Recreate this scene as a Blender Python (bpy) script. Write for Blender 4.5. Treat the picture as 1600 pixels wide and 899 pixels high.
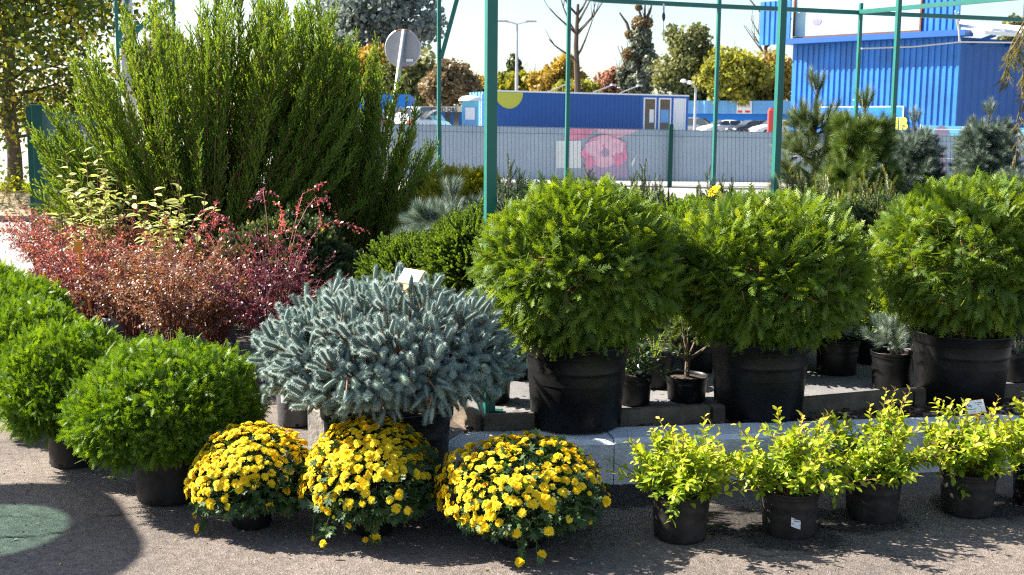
import bpy, math, random
import numpy as np
from mathutils import Vector, Matrix

for _o in list(bpy.data.objects):
    bpy.data.objects.remove(_o)
scene = bpy.context.scene
COL = scene.collection

# ------------------------------------------------------------------ camera, sky, sun, exposure
FPX, CAMH, PITCH, ROLL = 1800.0, 1.5, math.radians(7.95), math.radians(0.5)
cam_d = bpy.data.cameras.new('camera')
cam = bpy.data.objects.new('camera', cam_d)
COL.objects.link(cam)
cam_d.sensor_width = 36.0
cam_d.lens = 36.0 * FPX / 1600.0
cam_d.clip_start, cam_d.clip_end = 0.05, 3000.0
CR = Matrix.Rotation(math.pi / 2 - PITCH, 3, 'X') @ Matrix.Rotation(ROLL, 3, 'Z')
cam.matrix_world = Matrix.Translation((0, 0, CAMH)) @ CR.to_4x4()
cam_d.dof.use_dof = True
cam_d.dof.focus_distance = 5.2
cam_d.dof.aperture_fstop = 8.0
scene.camera = cam

SUN_EL = math.radians(40.0)
SUN_DIR = Vector((-0.970 * math.cos(SUN_EL), 0.243 * math.cos(SUN_EL), math.sin(SUN_EL))).normalized()
world = bpy.data.worlds.new('World')
scene.world = world
world.use_nodes = True
_wt = world.node_tree
_bg = _wt.nodes['Background']
_sky = _wt.nodes.new('ShaderNodeTexSky')
_sky.sky_type = 'NISHITA'
_sky.sun_disc = False
_sky.sun_elevation = SUN_EL
_sky.sun_rotation = math.atan2(SUN_DIR.x, SUN_DIR.y)
_sky.air_density, _sky.dust_density, _sky.ozone_density = 1.0, 1.2, 1.0
_wt.links.new(_sky.outputs[0], _bg.inputs[0])
_bg.inputs[1].default_value = 0.066
sun_d = bpy.data.lights.new('sun', 'SUN')
sun_d.energy, sun_d.angle, sun_d.color = 5.0, math.radians(0.53), (1.0, 0.93, 0.82)
sun = bpy.data.objects.new('sun', sun_d)
sun.rotation_euler = SUN_DIR.to_track_quat('Z', 'Y').to_euler()
COL.objects.link(sun)
scene.view_settings.view_transform = 'Standard'
scene.view_settings.look = 'None'
scene.view_settings.exposure = 1.9
scene.view_settings.gamma = 1.0
scene.view_settings.use_curve_mapping = False
scene.cycles.use_denoising = False
scene.cycles.use_adaptive_sampling = False
scene.cycles.sample_clamp_indirect = 3.0
scene.cycles.caustics_reflective = False
scene.cycles.caustics_refractive = False
scene.cycles.filter_width = 1.2
scene.cycles.max_bounces = 6
scene.cycles.transparent_max_bounces = 12

# ------------------------------------------------------------------ helpers: pixels of a 1600-wide frame to places
def ray(px, py):
    return CR @ Vector(((px - 800) / FPX, -(py - 449.5) / FPX, -1.0))
def P(px, py, Y):
    d = ray(px, py)
    return Vector((0, 0, CAMH)) + d * (Y / d.y)
def G(px, py, z=0.0):
    d = ray(px, py)
    return Vector((0, 0, CAMH)) + d * ((z - CAMH) / d.z)
def gz(y):
    t = min(1.0, max(0.0, (y - 17.0) / 15.0))
    return 0.8 * t * t * (3 - 2 * t)
def nrm(a):
    return a / np.maximum(np.linalg.norm(a, axis=-1, keepdims=True), 1e-9)

# ------------------------------------------------------------------ materials
def mat(name, col, rough=0.6, metal=0.0, noise=0.0, nscale=20.0, bump=0.0, bscale=60.0, spec=0.5):
    m = bpy.data.materials.new(name)
    m.use_nodes = True
    nt = m.node_tree
    b = nt.nodes['Principled BSDF']
    b.inputs['Base Color'].default_value = (*col, 1)
    b.inputs['Roughness'].default_value = rough
    b.inputs['Metallic'].default_value = metal
    b.inputs['Specular IOR Level'].default_value = spec
    tc = nt.nodes.new('ShaderNodeTexCoord')
    if noise > 0:
        n = nt.nodes.new('ShaderNodeTexNoise')
        n.inputs['Scale'].default_value = nscale
        n.inputs['Detail'].default_value = 6
        n.inputs['Roughness'].default_value = 0.65
        nt.links.new(tc.outputs['Object'], n.inputs['Vector'])
        r = nt.nodes.new('ShaderNodeValToRGB')
        r.color_ramp.elements[0].position, r.color_ramp.elements[1].position = 0.3, 0.72
        r.color_ramp.elements[0].color = (*[c * (1 - noise) for c in col], 1)
        r.color_ramp.elements[1].color = (*[min(1, c * (1 + noise)) for c in col], 1)
        nt.links.new(n.outputs['Fac'], r.inputs[0])
        nt.links.new(r.outputs[0], b.inputs['Base Color'])
    if bump > 0:
        n2 = nt.nodes.new('ShaderNodeTexNoise')
        n2.inputs['Scale'].default_value = bscale
        n2.inputs['Detail'].default_value = 4
        nt.links.new(tc.outputs['Object'], n2.inputs['Vector'])
        bp = nt.nodes.new('ShaderNodeBump')
        bp.inputs['Strength'].default_value = bump
        bp.inputs['Distance'].default_value = 0.01
        nt.links.new(n2.outputs['Fac'], bp.inputs['Height'])
        nt.links.new(bp.outputs[0], b.inputs['Normal'])
    return m

def leafmat(name, stops, trans=0.35, tcol=(1.25, 1.15, 0.5), rough=0.5, spec=0.35):
    """leaf: tint by the leaf's own 'tone' attribute, some light passes through"""
    m = bpy.data.materials.new(name)
    m.use_nodes = True
    nt = m.node_tree
    b = nt.nodes['Principled BSDF']
    out = nt.nodes['Material Output']
    at = nt.nodes.new('ShaderNodeAttribute')
    at.attribute_name = 'tone'
    r = nt.nodes.new('ShaderNodeValToRGB')
    cr = r.color_ramp
    while len(cr.elements) < len(stops):
        cr.elements.new(0.5)
    for e, (p, c) in zip(cr.elements, stops):
        e.position = p
    for e, (p, c) in zip(cr.elements, stops):
        e.color = (*c, 1)
    nt.links.new(at.outputs['Fac'], r.inputs[0])
    nt.links.new(r.outputs[0], b.inputs['Base Color'])
    b.inputs['Roughness'].default_value = rough
    b.inputs['Specular IOR Level'].default_value = spec
    if trans > 0:
        mu = nt.nodes.new('ShaderNodeMix')
        mu.data_type = 'RGBA'
        mu.blend_type = 'MULTIPLY'
        mu.inputs[0].default_value = 1.0
        nt.links.new(r.outputs[0], mu.inputs[6])
        mu.inputs[7].default_value = (*tcol, 1)
        tr = nt.nodes.new('ShaderNodeBsdfTranslucent')
        nt.links.new(mu.outputs[2], tr.inputs[0])
        mx = nt.nodes.new('ShaderNodeMixShader')
        mx.inputs[0].default_value = trans
        nt.links.new(b.outputs[0], mx.inputs[1])
        nt.links.new(tr.outputs[0], mx.inputs[2])
        nt.links.new(mx.outputs[0], out.inputs[0])
    return m

# ------------------------------------------------------------------ objects, tags
def tag(o, label=None, cat=None, group=None, kind=None):
    if label: o['label'] = label
    if cat: o['category'] = cat
    if group: o['group'] = group
    if kind: o['kind'] = kind
    return o
def thing(name, label, cat, loc=(0, 0, 0), rz=0.0, group=None):
    o = bpy.data.objects.new(name, None)
    o.empty_display_size = 0.2
    COL.objects.link(o)
    o.location = loc
    o.rotation_euler = (0, 0, rz)
    return tag(o, label, cat, group)
def link(name, me, parent=None):
    o = bpy.data.objects.new(name, me)
    COL.objects.link(o)
    if parent is not None:
        o.parent = parent
    return o
def copy_tree(o, parent=None):
    c = o.copy()
    COL.objects.link(c)
    if parent is not None:
        c.parent = parent
    for ch in list(o.children):
        copy_tree(ch, c)
    return c

class MB:
    """collects shapes and links them as ONE mesh object"""
    def __init__(s):
        s.v, s.f, s.mi = [], [], []
    def add(s, vs, fs, mi=0):
        o = len(s.v)
        s.v += [tuple(v) for v in vs]
        s.f += [tuple(i + o for i in f) for f in fs]
        s.mi += [mi] * len(fs)
    def box(s, c, d, rz=0.0, mi=0):
        hx, hy, hz = d[0] / 2, d[1] / 2, d[2] / 2
        ca, sa = math.cos(rz), math.sin(rz)
        vs = []
        for z in (-hz, hz):
            for x, y in ((-hx, -hy), (hx, -hy), (hx, hy), (-hx, hy)):
                vs.append((c[0] + x * ca - y * sa, c[1] + x * sa + y * ca, c[2] + z))
        s.add(vs, [(3, 2, 1, 0), (4, 5, 6, 7), (0, 1, 5, 4), (1, 2, 6, 5), (2, 3, 7, 6), (3, 0, 4, 7)], mi)
    def tube(s, pts, radii, n=6, cap=True, mi=0, square=False):
        pts = [Vector(p) for p in pts]
        if not hasattr(radii, '__len__'):
            radii = [radii] * len(pts)
        rings, up = [], None
        for i, p in enumerate(pts):
            t = (pts[min(i + 1, len(pts) - 1)] - pts[max(i - 1, 0)])
            if t.length < 1e-9: t = Vector((0, 0, 1))
            t.normalize()
            if up is None:
                up = Vector((0, 1, 0)) if abs(t.z) > 0.9 else Vector((0, 0, 1))
            a = t.cross(up)
            if a.length < 1e-6: a = t.cross(Vector((1, 0, 0)))
            a.normalize()
            b = a.cross(t).normalized()
            up = b
            ph = math.pi / 4 if square else 0
            k = 1.4142 if square else 1.0
            rings.append([p + (a * math.cos(2 * math.pi * j / n + ph) + b * math.sin(2 * math.pi * j / n + ph)) * radii[i] * k for j in range(n)])
        vs = [v for r in rings for v in r]
        fs = []
        for i in range(len(rings) - 1):
            for j in range(n):
                k = (j + 1) % n
                fs.append((i * n + j, i * n + k, (i + 1) * n + k, (i + 1) * n + j))
        if cap:
            fs.append(tuple(range(n - 1, -1, -1)))
            m = (len(rings) - 1) * n
            fs.append(tuple(range(m, m + n)))
        s.add(vs, fs, mi)
    def bar(s, a, b, w, mi=0):
        s.tube([a, b], w / 2, 4, True, mi, square=True)
    def lathe(s, prof, n=40, c=(0, 0, 0), mi=0, close=False):
        vs, fs = [], []
        for r, z in prof:
            for j in range(n):
                a = 2 * math.pi * j / n
                vs.append((c[0] + r * math.cos(a), c[1] + r * math.sin(a), c[2] + z))
        for i in range(len(prof) - 1):
            for j in range(n):
                k = (j + 1) % n
                fs.append((i * n + j, i * n + k, (i + 1) * n + k, (i + 1) * n + j))
        s.add(vs, fs, mi)
    def disc(s, c, r, n=32, mi=0):
        s.add([(c[0] + r * math.cos(2 * math.pi * j / n), c[1] + r * math.sin(2 * math.pi * j / n), c[2]) for j in range(n)], [tuple(range(n))], mi)
    def prism(s, poly, z0, z1, mi=0):
        n = len(poly)
        vs = [(x, y, z0) for x, y in poly] + [(x, y, z1) for x, y in poly]
        fs = [tuple(range(n - 1, -1, -1)), tuple(range(n, 2 * n))]
        fs += [(i, (i + 1) % n, n + (i + 1) % n, n + i) for i in range(n)]
        s.add(vs, fs, mi)
    def build(s, name, mats, parent=None, smooth=False, bevel=0.0):
        me = bpy.data.meshes.new(name)
        me.from_pydata(s.v, [], s.f)
        for m in (mats if isinstance(mats, (list, tuple)) else [mats]):
            me.materials.append(m)
        me.polygons.foreach_set('material_index', s.mi)
        if smooth:
            me.polygons.foreach_set('use_smooth', [True] * len(s.f))
        me.update()
        o = link(name, me, parent)
        if bevel > 0:
            b = o.modifiers.new('bevel', 'BEVEL')
            b.width, b.segments, b.limit_method = bevel, 2, 'ANGLE'
        return o

class Geo:
    """numpy gatherer for foliage: many copies of small leaf shapes in one mesh"""
    def __init__(s):
        s.p = []
    def add(s, V, F, tone, mi=0):
        s.p.append((np.asarray(V, np.float32).reshape(-1, 3), np.asarray(F, np.int32), np.asarray(tone, np.float32).ravel(), mi))
    def scatter(s, T, pos, R, sc, tone, mi=0):
        V, F, tn = T
        N, n = len(pos), len(V)
        if N == 0: return
        sc = np.asarray(sc, float)
        if sc.ndim == 1:
            sc = np.repeat(sc[:, None], 3, 1)
        W = np.einsum('nij,nkj->nki', R, V[None] * sc[:, None, :]) + pos[:, None, :]
        FF = (F[None] + (np.arange(N) * n)[:, None, None]).reshape(-1, F.shape[1])
        tt = np.clip(np.asarray(tone)[:, None] + tn[None], 0, 1)
        s.add(W, FF, tt, mi)
    def stems(s, lines, n=4, tone=0.5, mi=0):
        """lines: list of (points, radii)"""
        m = MB()
        for pts, rad in lines:
            m.tube(pts, rad, n, False)
        if m.v:
            s.add(m.v, m.f, np.full(len(m.v), tone), mi)
    def build(s, name, mats, parent=None):
        me = bpy.data.meshes.new(name)
        nv = sum(len(p[0]) for p in s.p)
        V = np.concatenate([p[0] for p in s.p])
        tone = np.concatenate([p[2] for p in s.p])
        li, ls, mi, off, lo = [], [], [], 0, 0
        for v, f, t, m in s.p:
            k = f.shape[1]
            li.append((f + off).ravel())
            ls.append(lo + np.arange(len(f)) * k)
            mi.append(np.full(len(f), m, np.int32))
            lo += f.size
            off += len(v)
        li, ls, mi = np.concatenate(li), np.concatenate(ls), np.concatenate(mi)
        me.vertices.add(nv)
        me.vertices.foreach_set('co', V.ravel())
        me.loops.add(len(li))
        me.loops.foreach_set('vertex_index', li.astype(np.int32))
        me.polygons.add(len(ls))
        me.polygons.foreach_set('loop_start', ls.astype(np.int32))
        for m in (mats if isinstance(mats, (list, tuple)) else [mats]):
            me.materials.append(m)
        me.polygons.foreach_set('material_index', mi)
        me.update(calc_edges=True)
        a = me.attributes.new('tone', 'FLOAT', 'POINT')
        a.data.foreach_set('value', tone)
        return link(name, me, parent)

def frames(d, roll):
    d = nrm(np.asarray(d, float))
    ref = np.zeros_like(d)
    ref[:, 2] = 1
    par = np.abs(d[:, 2]) > 0.98
    ref[par] = (0, 1, 0)
    X = nrm(np.cross(d, ref))
    Z = np.cross(X, d)
    c, s_ = np.cos(roll)[:, None], np.sin(roll)[:, None]
    X2 = X * c + Z * s_
    Z2 = -X * s_ + Z * c
    return np.stack([X2, d, Z2], axis=2)

def sphere_dirs(rng, n, zmin=-1.0, zmax=1.0):
    z = rng.uniform(zmin, zmax, n)
    a = rng.uniform(0, 2 * math.pi, n)
    r = np.sqrt(1 - z * z)
    return np.stack([r * np.cos(a), r * np.sin(a), z], 1)
def fib_dirs(n, rng, zmin=-1.0, zmax=1.0, jit=0.3):
    i = np.arange(n) + 0.5
    z = zmin + (zmax - zmin) * i / n
    a = i * 2.39996323 + rng.uniform(0, 6)
    r = np.sqrt(np.maximum(0, 1 - z * z))
    d = np.stack([r * np.cos(a), r * np.sin(a), z], 1)
    d += rng.normal(0, jit * 2.0 / math.sqrt(n), d.shape)
    return nrm(d)
def bumps(rng, dirs, k=14, amp=0.08, sharp=6.0):
    """uneven surface: sums of soft lumps over the sphere"""
    c = sphere_dirs(rng, k)
    w = rng.uniform(-1, 1, k)
    return 1 + amp * (np.exp(sharp * (dirs @ c.T - 1)) @ w)

# ------------------------------------------------------------------ leaf shapes (axis along +Y, face along +Z)
def strip_q(V, F, p0, p1, w0, w1, side=None):
    p0, p1 = np.array(p0, float), np.array(p1, float)
    t = p1 - p0
    if side is None:
        side = np.array([-t[1], t[0], 0.0])
        side /= max(np.linalg.norm(side), 1e-9)
    o = len(V)
    V += [p0 - side * w0 / 2, p0 + side * w0 / 2, p1 + side * w1 / 2, p1 - side * w1 / 2]
    F.append((o, o + 1, o + 2, o + 3))
def T_frond(pairs=6, sub=2, w=0.075, droop=0.22, seed=1):
    rng = random.Random(seed)
    V, F = [], []
    strip_q(V, F, (0, 0, 0), (0, 0.55, 0), w * 0.8, w * 0.8)
    strip_q(V, F, (0, 0.55, 0), (0, 1.0, 0), w, w * 0.35)
    for i in range(pairs):
        t = 0.1 + 0.78 * i / (pairs - 1)
        L = 0.46 * (1 - t * 0.72) * (0.7 if i == 0 else 1)
        for sgn in (-1, 1):
            tt = t + (0.04 if sgn > 0 else 0) + rng.uniform(-.02, .02)
            a = math.radians(rng.uniform(40, 52)) * sgn
            dx, dy = math.sin(a), math.cos(a)
            strip_q(V, F, (0, tt, 0), (dx * L, tt + dy * L, rng.uniform(-.03, .03)), w * 0.9, w * 0.45)
            for j in range(sub):
                q = 0.35 + 0.32 * j
                b = a - sgn * math.radians(42) if j % 2 == 0 else a + sgn * math.radians(35)
                l2 = L * 0.42 * (1 - 0.3 * j)
                strip_q(V, F, (dx * L * q, tt + dy * L * q, 0), (dx * L * q + math.sin(b) * l2, tt + dy * L * q + math.cos(b) * l2, rng.uniform(-.03, .03)), w * 0.75, w * 0.4)
    V = np.array(V)
    V[:, 2] -= droop * V[:, 1] ** 2 + 0.25 * V[:, 0] ** 2
    tn = 0.22 * (np.hypot(V[:, 0], V[:, 1]) - 0.5)
    return V, np.array(F), tn
def T_needles(rings=14, per=7, ang=55, nl=0.22, w=0.022, y0=0.03, y1=0.98, tip=True, seed=2, tonevar=0.1):
    """twig set round with needles (triangles)"""
    rng = random.Random(seed)
    V, F, tn = [], [], []
    for i in range(rings):
        t = y0 + (y1 - y0) * i / (rings - 1)
        for j in range(per):
            az = 2 * math.pi * (j + 0.5 * (i % 2)) / per + rng.uniform(-.2, .2)
            k = t if tip else 0.5
            a = math.radians(ang + rng.uniform(-9, 9) - (14 if t > 0.93 and tip else 0))
            L = nl * rng.uniform(0.82, 1.1) * (0.85 if t > 0.93 else 1)
            r = np.array([math.cos(az), 0, math.sin(az)])
            d = r * math.sin(a) + np.array([0, math.cos(a), 0])
            sd = np.cross(d, r)
            sd /= np.linalg.norm(sd)
            b = np.array([0, t, 0]) + r * 0.012
            o = len(V)
            V += [b - sd * w / 2, b + sd * w / 2, b + d * L]
            F.append((o, o + 1, o + 2))
            tv = rng.uniform(-tonevar, tonevar)
            tn += [tv - 0.12, tv - 0.12, tv + 0.14]
    return np.array(V), np.array(F), np.array(tn)
def T_stem(r=0.02, y1=1.0, bud=True):
    m = MB()
    m.tube([(0, 0, 0), (0, y1 * 0.6, 0), (0, y1, 0)], [r, r * 0.8, r * 0.55], 3, False)
    if bud:
        m.tube([(0, y1 - 0.02, 0), (0, y1 + 0.02, 0), (0, y1 + 0.06, 0)], [r * 0.5, r * 1.6, r * 0.2], 4, False)
    return np.array(m.v), np.array(m.f), np.zeros(len(m.v))
def T_leaf(w=0.5, fold=0.12, curl=0.15, rows=3, pointy=1.0):
    """oval folded leaf, length 1"""
    V, F = [], []
    for i in range(rows + 1):
        t = i / rows
        h = w / 2 * math.sin(math.pi * min(1, (t * 0.88 + 0.06))) ** pointy
        z = -curl * t * t
        V += [(-h, t, z + fold * h * 2), (0, t, z), (h, t, z + fold * h * 2)]
    for i in range(rows):
        o = i * 3
        F += [(o, o + 1, o + 4, o + 3), (o + 1, o + 2, o + 5, o + 4)]
    return np.array(V), np.array(F), np.zeros(len(V))
def T_lobed(seed=3):
    """small lobed chrysanthemum leaf: midrib strip with paired lobes"""
    V, F = [], []
    strip_q(V, F, (0, 0, 0), (0, 0.5, 0), 0.10, 0.34)
    strip_q(V, F, (0, 0.45, 0), (0, 1, 0), 0.36, 0.14)
    for s_ in (-1, 1):
        strip_q(V, F, (0.05 * s_, 0.30, 0.005), (0.42 * s_, 0.5, 0.03), 0.22, 0.14)
        strip_q(V, F, (0.08 * s_, 0.52, 0.005), (0.40 * s_, 0.82, 0.03), 0.24, 0.12)
    V = np.array(V)
    V[:, 2] -= 0.3 * V[:, 1] ** 2
    return V, np.array(F), np.zeros(len(V))
def T_flower(seed=4):
    """double daisy head facing +Y: rings of narrow petals, radius 1"""
    rng = random.Random(seed)
    V, F, tn = [], [], []
    for n, r0, r1, h0, h1, w, tv in ((15, .15, 1.0, 0.0, 0.05, .36, .12), (13, .12, .82, .08, .24, .34, .04), (10, .08, .55, .18, .42, .30, -.1), (6, .02, .3, .3, .46, .24, -.25)):
        for j in range(n):
            a = 2 * math.pi * (j + rng.uniform(-.2, .2)) / n
            R1 = r1 * rng.uniform(0.85, 1.08)
            d = np.array([math.cos(a), 0, math.sin(a)])
            s_ = np.array([-math.sin(a), 0, math.cos(a)])
            o = len(V)
            hh = h1 + rng.uniform(-.06, .06)
            V += [d * r0 + (0, h0, 0) - s_ * w * .25, d * r0 + (0, h0, 0) + s_ * w * .25,
                  d * (R1 * .75) + (0, (h0 + hh) / 2 + .07, 0) + s_ * w * .5, d * R1 + np.array((0, hh - .02, 0)), d * (R1 * .75) + (0, (h0 + hh) / 2 + .07, 0) - s_ * w * .5]
            F.append((o, o + 1, o + 2, o + 3, o + 4))
            tn += [tv - .15, tv - .15, tv, tv + .08, tv]
    return np.array(V), np.array(F), np.array(tn)
def T_shoot(n=26, bl=0.2, w=0.075, seed=5, ang=32):
    """feathery juniper shoot: stubby scale twigs all round an axis"""
    rng = random.Random(seed)
    V, F = [], []
    for i in range(n):
        t = 0.04 + 0.93 * i / (n - 1)
        az = i * 2.4
        a = math.radians(ang + rng.uniform(-8, 8)) * (1 - 0.5 * t)
        L = bl * (1.1 - 0.45 * t) * rng.uniform(.8, 1.2)
        r = np.array([math.cos(az), 0, math.sin(az)])
        d = r * math.sin(a) + np.array([0, math.cos(a), 0])
        sd = np.cross(d, r)
        sd /= np.linalg.norm(sd)
        b = np.array([0, t, 0])
        o = len(V)
        V += [b - sd * w * .35, b + sd * w * .35, b + d * L * .6 + sd * w / 2, b + d * L, b + d * L * .6 - sd * w / 2]
        F.append((o, o + 1, o + 2, o + 3, o + 4))
    V = np.array(V)
    return V, np.array(F), 0.25 * (V[:, 1] - 0.5)
T_QUAD = (np.array([(-.5, 0, 0), (0, -.08, .1), (.5, 0, 0), (.38, .6, -.06), (0, 1, 0), (-.38, .6, -.06)]) , np.array([(0, 1, 2, 3, 4, 5)]), np.zeros(6))
def T_chip():
    m = MB()
    m.add([(-.5, 0, 0), (.5, .1, 0), (.42, 1, .05), (-.4, .9, 0), (-.4, .1, .22), (.4, .15, .2), (.35, .9, .25), (-.3, .8, .2)],
          [(0, 1, 5, 4), (1, 2, 6, 5), (2, 3, 7, 6), (3, 0, 4, 7), (4, 5, 6, 7)])
    return np.array(m.v), np.array(m.f), np.zeros(8)

FROND_BIG = [T_frond(6, 1, 0.062, 0.20, s) for s in (1, 2)]
FROND_SMALL = [T_frond(5, 1, 0.080, 0.08, s) for s in (3, 4)]
TWIG = T_needles(22, 11, 62, 0.235, 0.024, 0.03, 1.0)
def T_core():
    V, F = [], []
    n = 7
    for i, (r, y) in enumerate(((.02, .02), (.085, .12), (.10, .5), (.085, .85), (.03, .97))):
        for j in range(n):
            V.append((r * math.cos(2 * math.pi * j / n), y, r * math.sin(2 * math.pi * j / n)))
        if i:
            for j in range(n):
                F.append(((i - 1) * n + j, (i - 1) * n + (j + 1) % n, i * n + (j + 1) % n, i * n + j))
    return np.array(V), np.array(F), np.full(len(V), -.25)
TWIG_CORE = T_core()
TWIG_STEM = T_stem(0.022)
YEW = T_needles(15, 5, 52, 0.20, 0.050, seed=7)
PINE = T_needles(14, 9, 34, 0.62, 0.018, 0.25, 0.98, seed=8)
SHOOT = [T_shoot(26, 0.2, 0.085, s) for s in (5, 6)]
SPRIG = [T_shoot(12, 0.34, 0.15, s, 30) for s in (7, 8)]
LEAF = T_leaf(0.55)
LOBED = T_lobed()
FLOWER = [T_flower(s) for s in (4, 5, 6)]
CHIP = T_chip()

# ------------------------------------------------------------------ shared materials
def asphalt_mat():
    m = bpy.data.materials.new('asphalt')
    m.use_nodes = True
    nt = m.node_tree
    L, N = nt.links.new, nt.nodes.new
    b = nt.nodes['Principled BSDF']
    geo = N('ShaderNodeNewGeometry')
    def noise(scale, detail=5, rough=.6):
        n = N('ShaderNodeTexNoise')
        n.inputs['Scale'].default_value, n.inputs['Detail'].default_value, n.inputs['Roughness'].default_value = scale, detail, rough
        L(geo.outputs['Position'], n.inputs['Vector'])
        return n
    v = N('ShaderNodeTexVoronoi')
    v.inputs['Scale'].default_value = 170
    L(geo.outputs['Position'], v.inputs['Vector'])
    r = N('ShaderNodeValToRGB')
    cr = r.color_ramp
    cr.elements[0].position, cr.elements[0].color = 0.0, (.115, .097, .086, 1)
    cr.elements[1].position, cr.elements[1].color = 1.0, (.235, .20, .176, 1)
    e = cr.elements.new(.45); e.color = (.155, .131, .115, 1)
    sep = N('ShaderNodeSeparateColor')
    L(v.outputs['Color'], sep.inputs[0])
    L(sep.outputs[0], r.inputs[0])
    n1 = noise(1.3, 6)
    r1 = N('ShaderNodeValToRGB')
    r1.color_ramp.elements[0].position, r1.color_ramp.elements[0].color = .32, (.66, .66, .68, 1)
    r1.color_ramp.elements[1].position, r1.color_ramp.elements[1].color = .68, (1.12, 1.1, 1.06, 1)
    L(n1.outputs['Fac'], r1.inputs[0])
    mu = N('ShaderNodeMix'); mu.data_type = 'RGBA'; mu.blend_type = 'MULTIPLY'; mu.inputs[0].default_value = 1
    L(r.outputs[0], mu.inputs[6]); L(r1.outputs[0], mu.inputs[7])
    n2 = noise(26, 4)
    r2 = N('ShaderNodeValToRGB')
    r2.color_ramp.elements[0].position, r2.color_ramp.elements[0].color = .35, (.76, .76, .76, 1)
    r2.color_ramp.elements[1].position, r2.color_ramp.elements[1].color = .6, (1.08, 1.08, 1.08, 1)
    L(n2.outputs['Fac'], r2.inputs[0])
    mu2 = N('ShaderNodeMix'); mu2.data_type = 'RGBA'; mu2.blend_type = 'MULTIPLY'; mu2.inputs[0].default_value = 1
    L(mu.outputs[2], mu2.inputs[6]); L(r2.outputs[0], mu2.inputs[7])
    L(mu2.outputs[2], b.inputs['Base Color'])
    b.inputs['Roughness'].default_value = .9
    b.inputs['Specular IOR Level'].default_value = .25
    bp = N('ShaderNodeBump'); bp.inputs['Strength'].default_value = .7; bp.inputs['Distance'].default_value = .004
    L(v.outputs['Distance'], bp.inputs['Height'])
    bp2 = N('ShaderNodeBump'); bp2.inputs['Strength'].default_value = .5; bp2.inputs['Distance'].default_value = .007
    L(n2.outputs['Fac'], bp2.inputs['Height']); L(bp.outputs[0], bp2.inputs['Normal'])
    L(bp2.outputs[0], b.inputs['Normal'])
    return m

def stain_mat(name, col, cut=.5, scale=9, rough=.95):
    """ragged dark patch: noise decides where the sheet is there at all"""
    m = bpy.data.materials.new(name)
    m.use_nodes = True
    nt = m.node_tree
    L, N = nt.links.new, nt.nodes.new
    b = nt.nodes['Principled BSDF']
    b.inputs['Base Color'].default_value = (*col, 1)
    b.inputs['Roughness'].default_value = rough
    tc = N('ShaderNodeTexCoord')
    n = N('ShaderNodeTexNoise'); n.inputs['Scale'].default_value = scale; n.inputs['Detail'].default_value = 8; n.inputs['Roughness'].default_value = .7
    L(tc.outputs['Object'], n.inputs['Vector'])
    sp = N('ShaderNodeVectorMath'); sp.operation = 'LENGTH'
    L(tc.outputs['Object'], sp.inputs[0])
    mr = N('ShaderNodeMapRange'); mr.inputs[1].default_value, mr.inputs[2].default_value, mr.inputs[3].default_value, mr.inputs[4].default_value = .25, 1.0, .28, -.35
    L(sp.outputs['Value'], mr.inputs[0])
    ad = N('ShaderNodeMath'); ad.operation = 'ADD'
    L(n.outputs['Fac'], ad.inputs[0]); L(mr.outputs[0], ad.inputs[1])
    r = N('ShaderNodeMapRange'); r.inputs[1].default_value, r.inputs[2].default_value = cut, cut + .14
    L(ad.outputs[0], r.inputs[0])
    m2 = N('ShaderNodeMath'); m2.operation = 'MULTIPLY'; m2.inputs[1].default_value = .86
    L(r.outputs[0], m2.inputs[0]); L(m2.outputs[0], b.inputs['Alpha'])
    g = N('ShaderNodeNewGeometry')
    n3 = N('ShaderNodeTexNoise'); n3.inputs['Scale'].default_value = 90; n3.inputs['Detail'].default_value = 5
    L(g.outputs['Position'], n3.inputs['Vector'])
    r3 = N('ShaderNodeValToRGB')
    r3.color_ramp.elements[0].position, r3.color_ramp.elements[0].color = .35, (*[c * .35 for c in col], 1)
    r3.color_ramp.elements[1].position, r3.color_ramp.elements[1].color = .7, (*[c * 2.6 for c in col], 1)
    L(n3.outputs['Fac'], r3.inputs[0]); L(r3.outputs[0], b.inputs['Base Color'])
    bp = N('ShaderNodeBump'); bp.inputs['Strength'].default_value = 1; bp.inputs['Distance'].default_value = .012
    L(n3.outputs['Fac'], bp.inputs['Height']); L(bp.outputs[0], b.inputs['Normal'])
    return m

M = {}
M['asphalt'] = asphalt_mat()
M['pale_road'] = mat('pale_road', (.30, .28, .26), .9, noise=.15, nscale=2, bump=.3, bscale=90)
M['paving'] = mat('paving', (.15, .148, .15), .9, noise=.3, nscale=6, bump=.4, bscale=80)
M['kerb'] = mat('kerb_whitewash', (.78, .79, .80), .85, noise=.14, nscale=9, bump=.5, bscale=70)
M['kerb_side'] = mat('kerb_bare', (.68, .68, .67), .9, noise=.25, nscale=14, bump=.6, bscale=60)
M['old_concrete'] = mat('old_concrete', (.24, .22, .20), .95, noise=.4, nscale=12, bump=.8, bscale=40)
M['timber'] = mat('timber', (.13, .10, .07), .9, noise=.45, nscale=12, bump=.6, bscale=50)
M['soil'] = mat('soil', (.06, .042, .03), 1.0, noise=.6, nscale=60, bump=1.0, bscale=120)
M['mulch_bed'] = mat('mulch_bed', (.07, .05, .038), 1.0, noise=.6, nscale=30, bump=1.0, bscale=90)
M['dry_verge'] = mat('dry_verge', (.24, .19, .11), 1.0, noise=.5, nscale=4, bump=1.0, bscale=30)
M['pot'] = mat('black_plastic', (.006, .006, .0065), .42, noise=.6, nscale=14, bump=.25, bscale=30, spec=.35)
M['pot_dusty'] = mat('dusty_plastic', (.024, .021, .019), .6, spec=.3, noise=.85, nscale=9, bump=.3, bscale=40)
M['pot_grey'] = mat('grey_plastic', (.07, .07, .075), .6, noise=.4, nscale=10, bump=.3, bscale=40)
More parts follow.
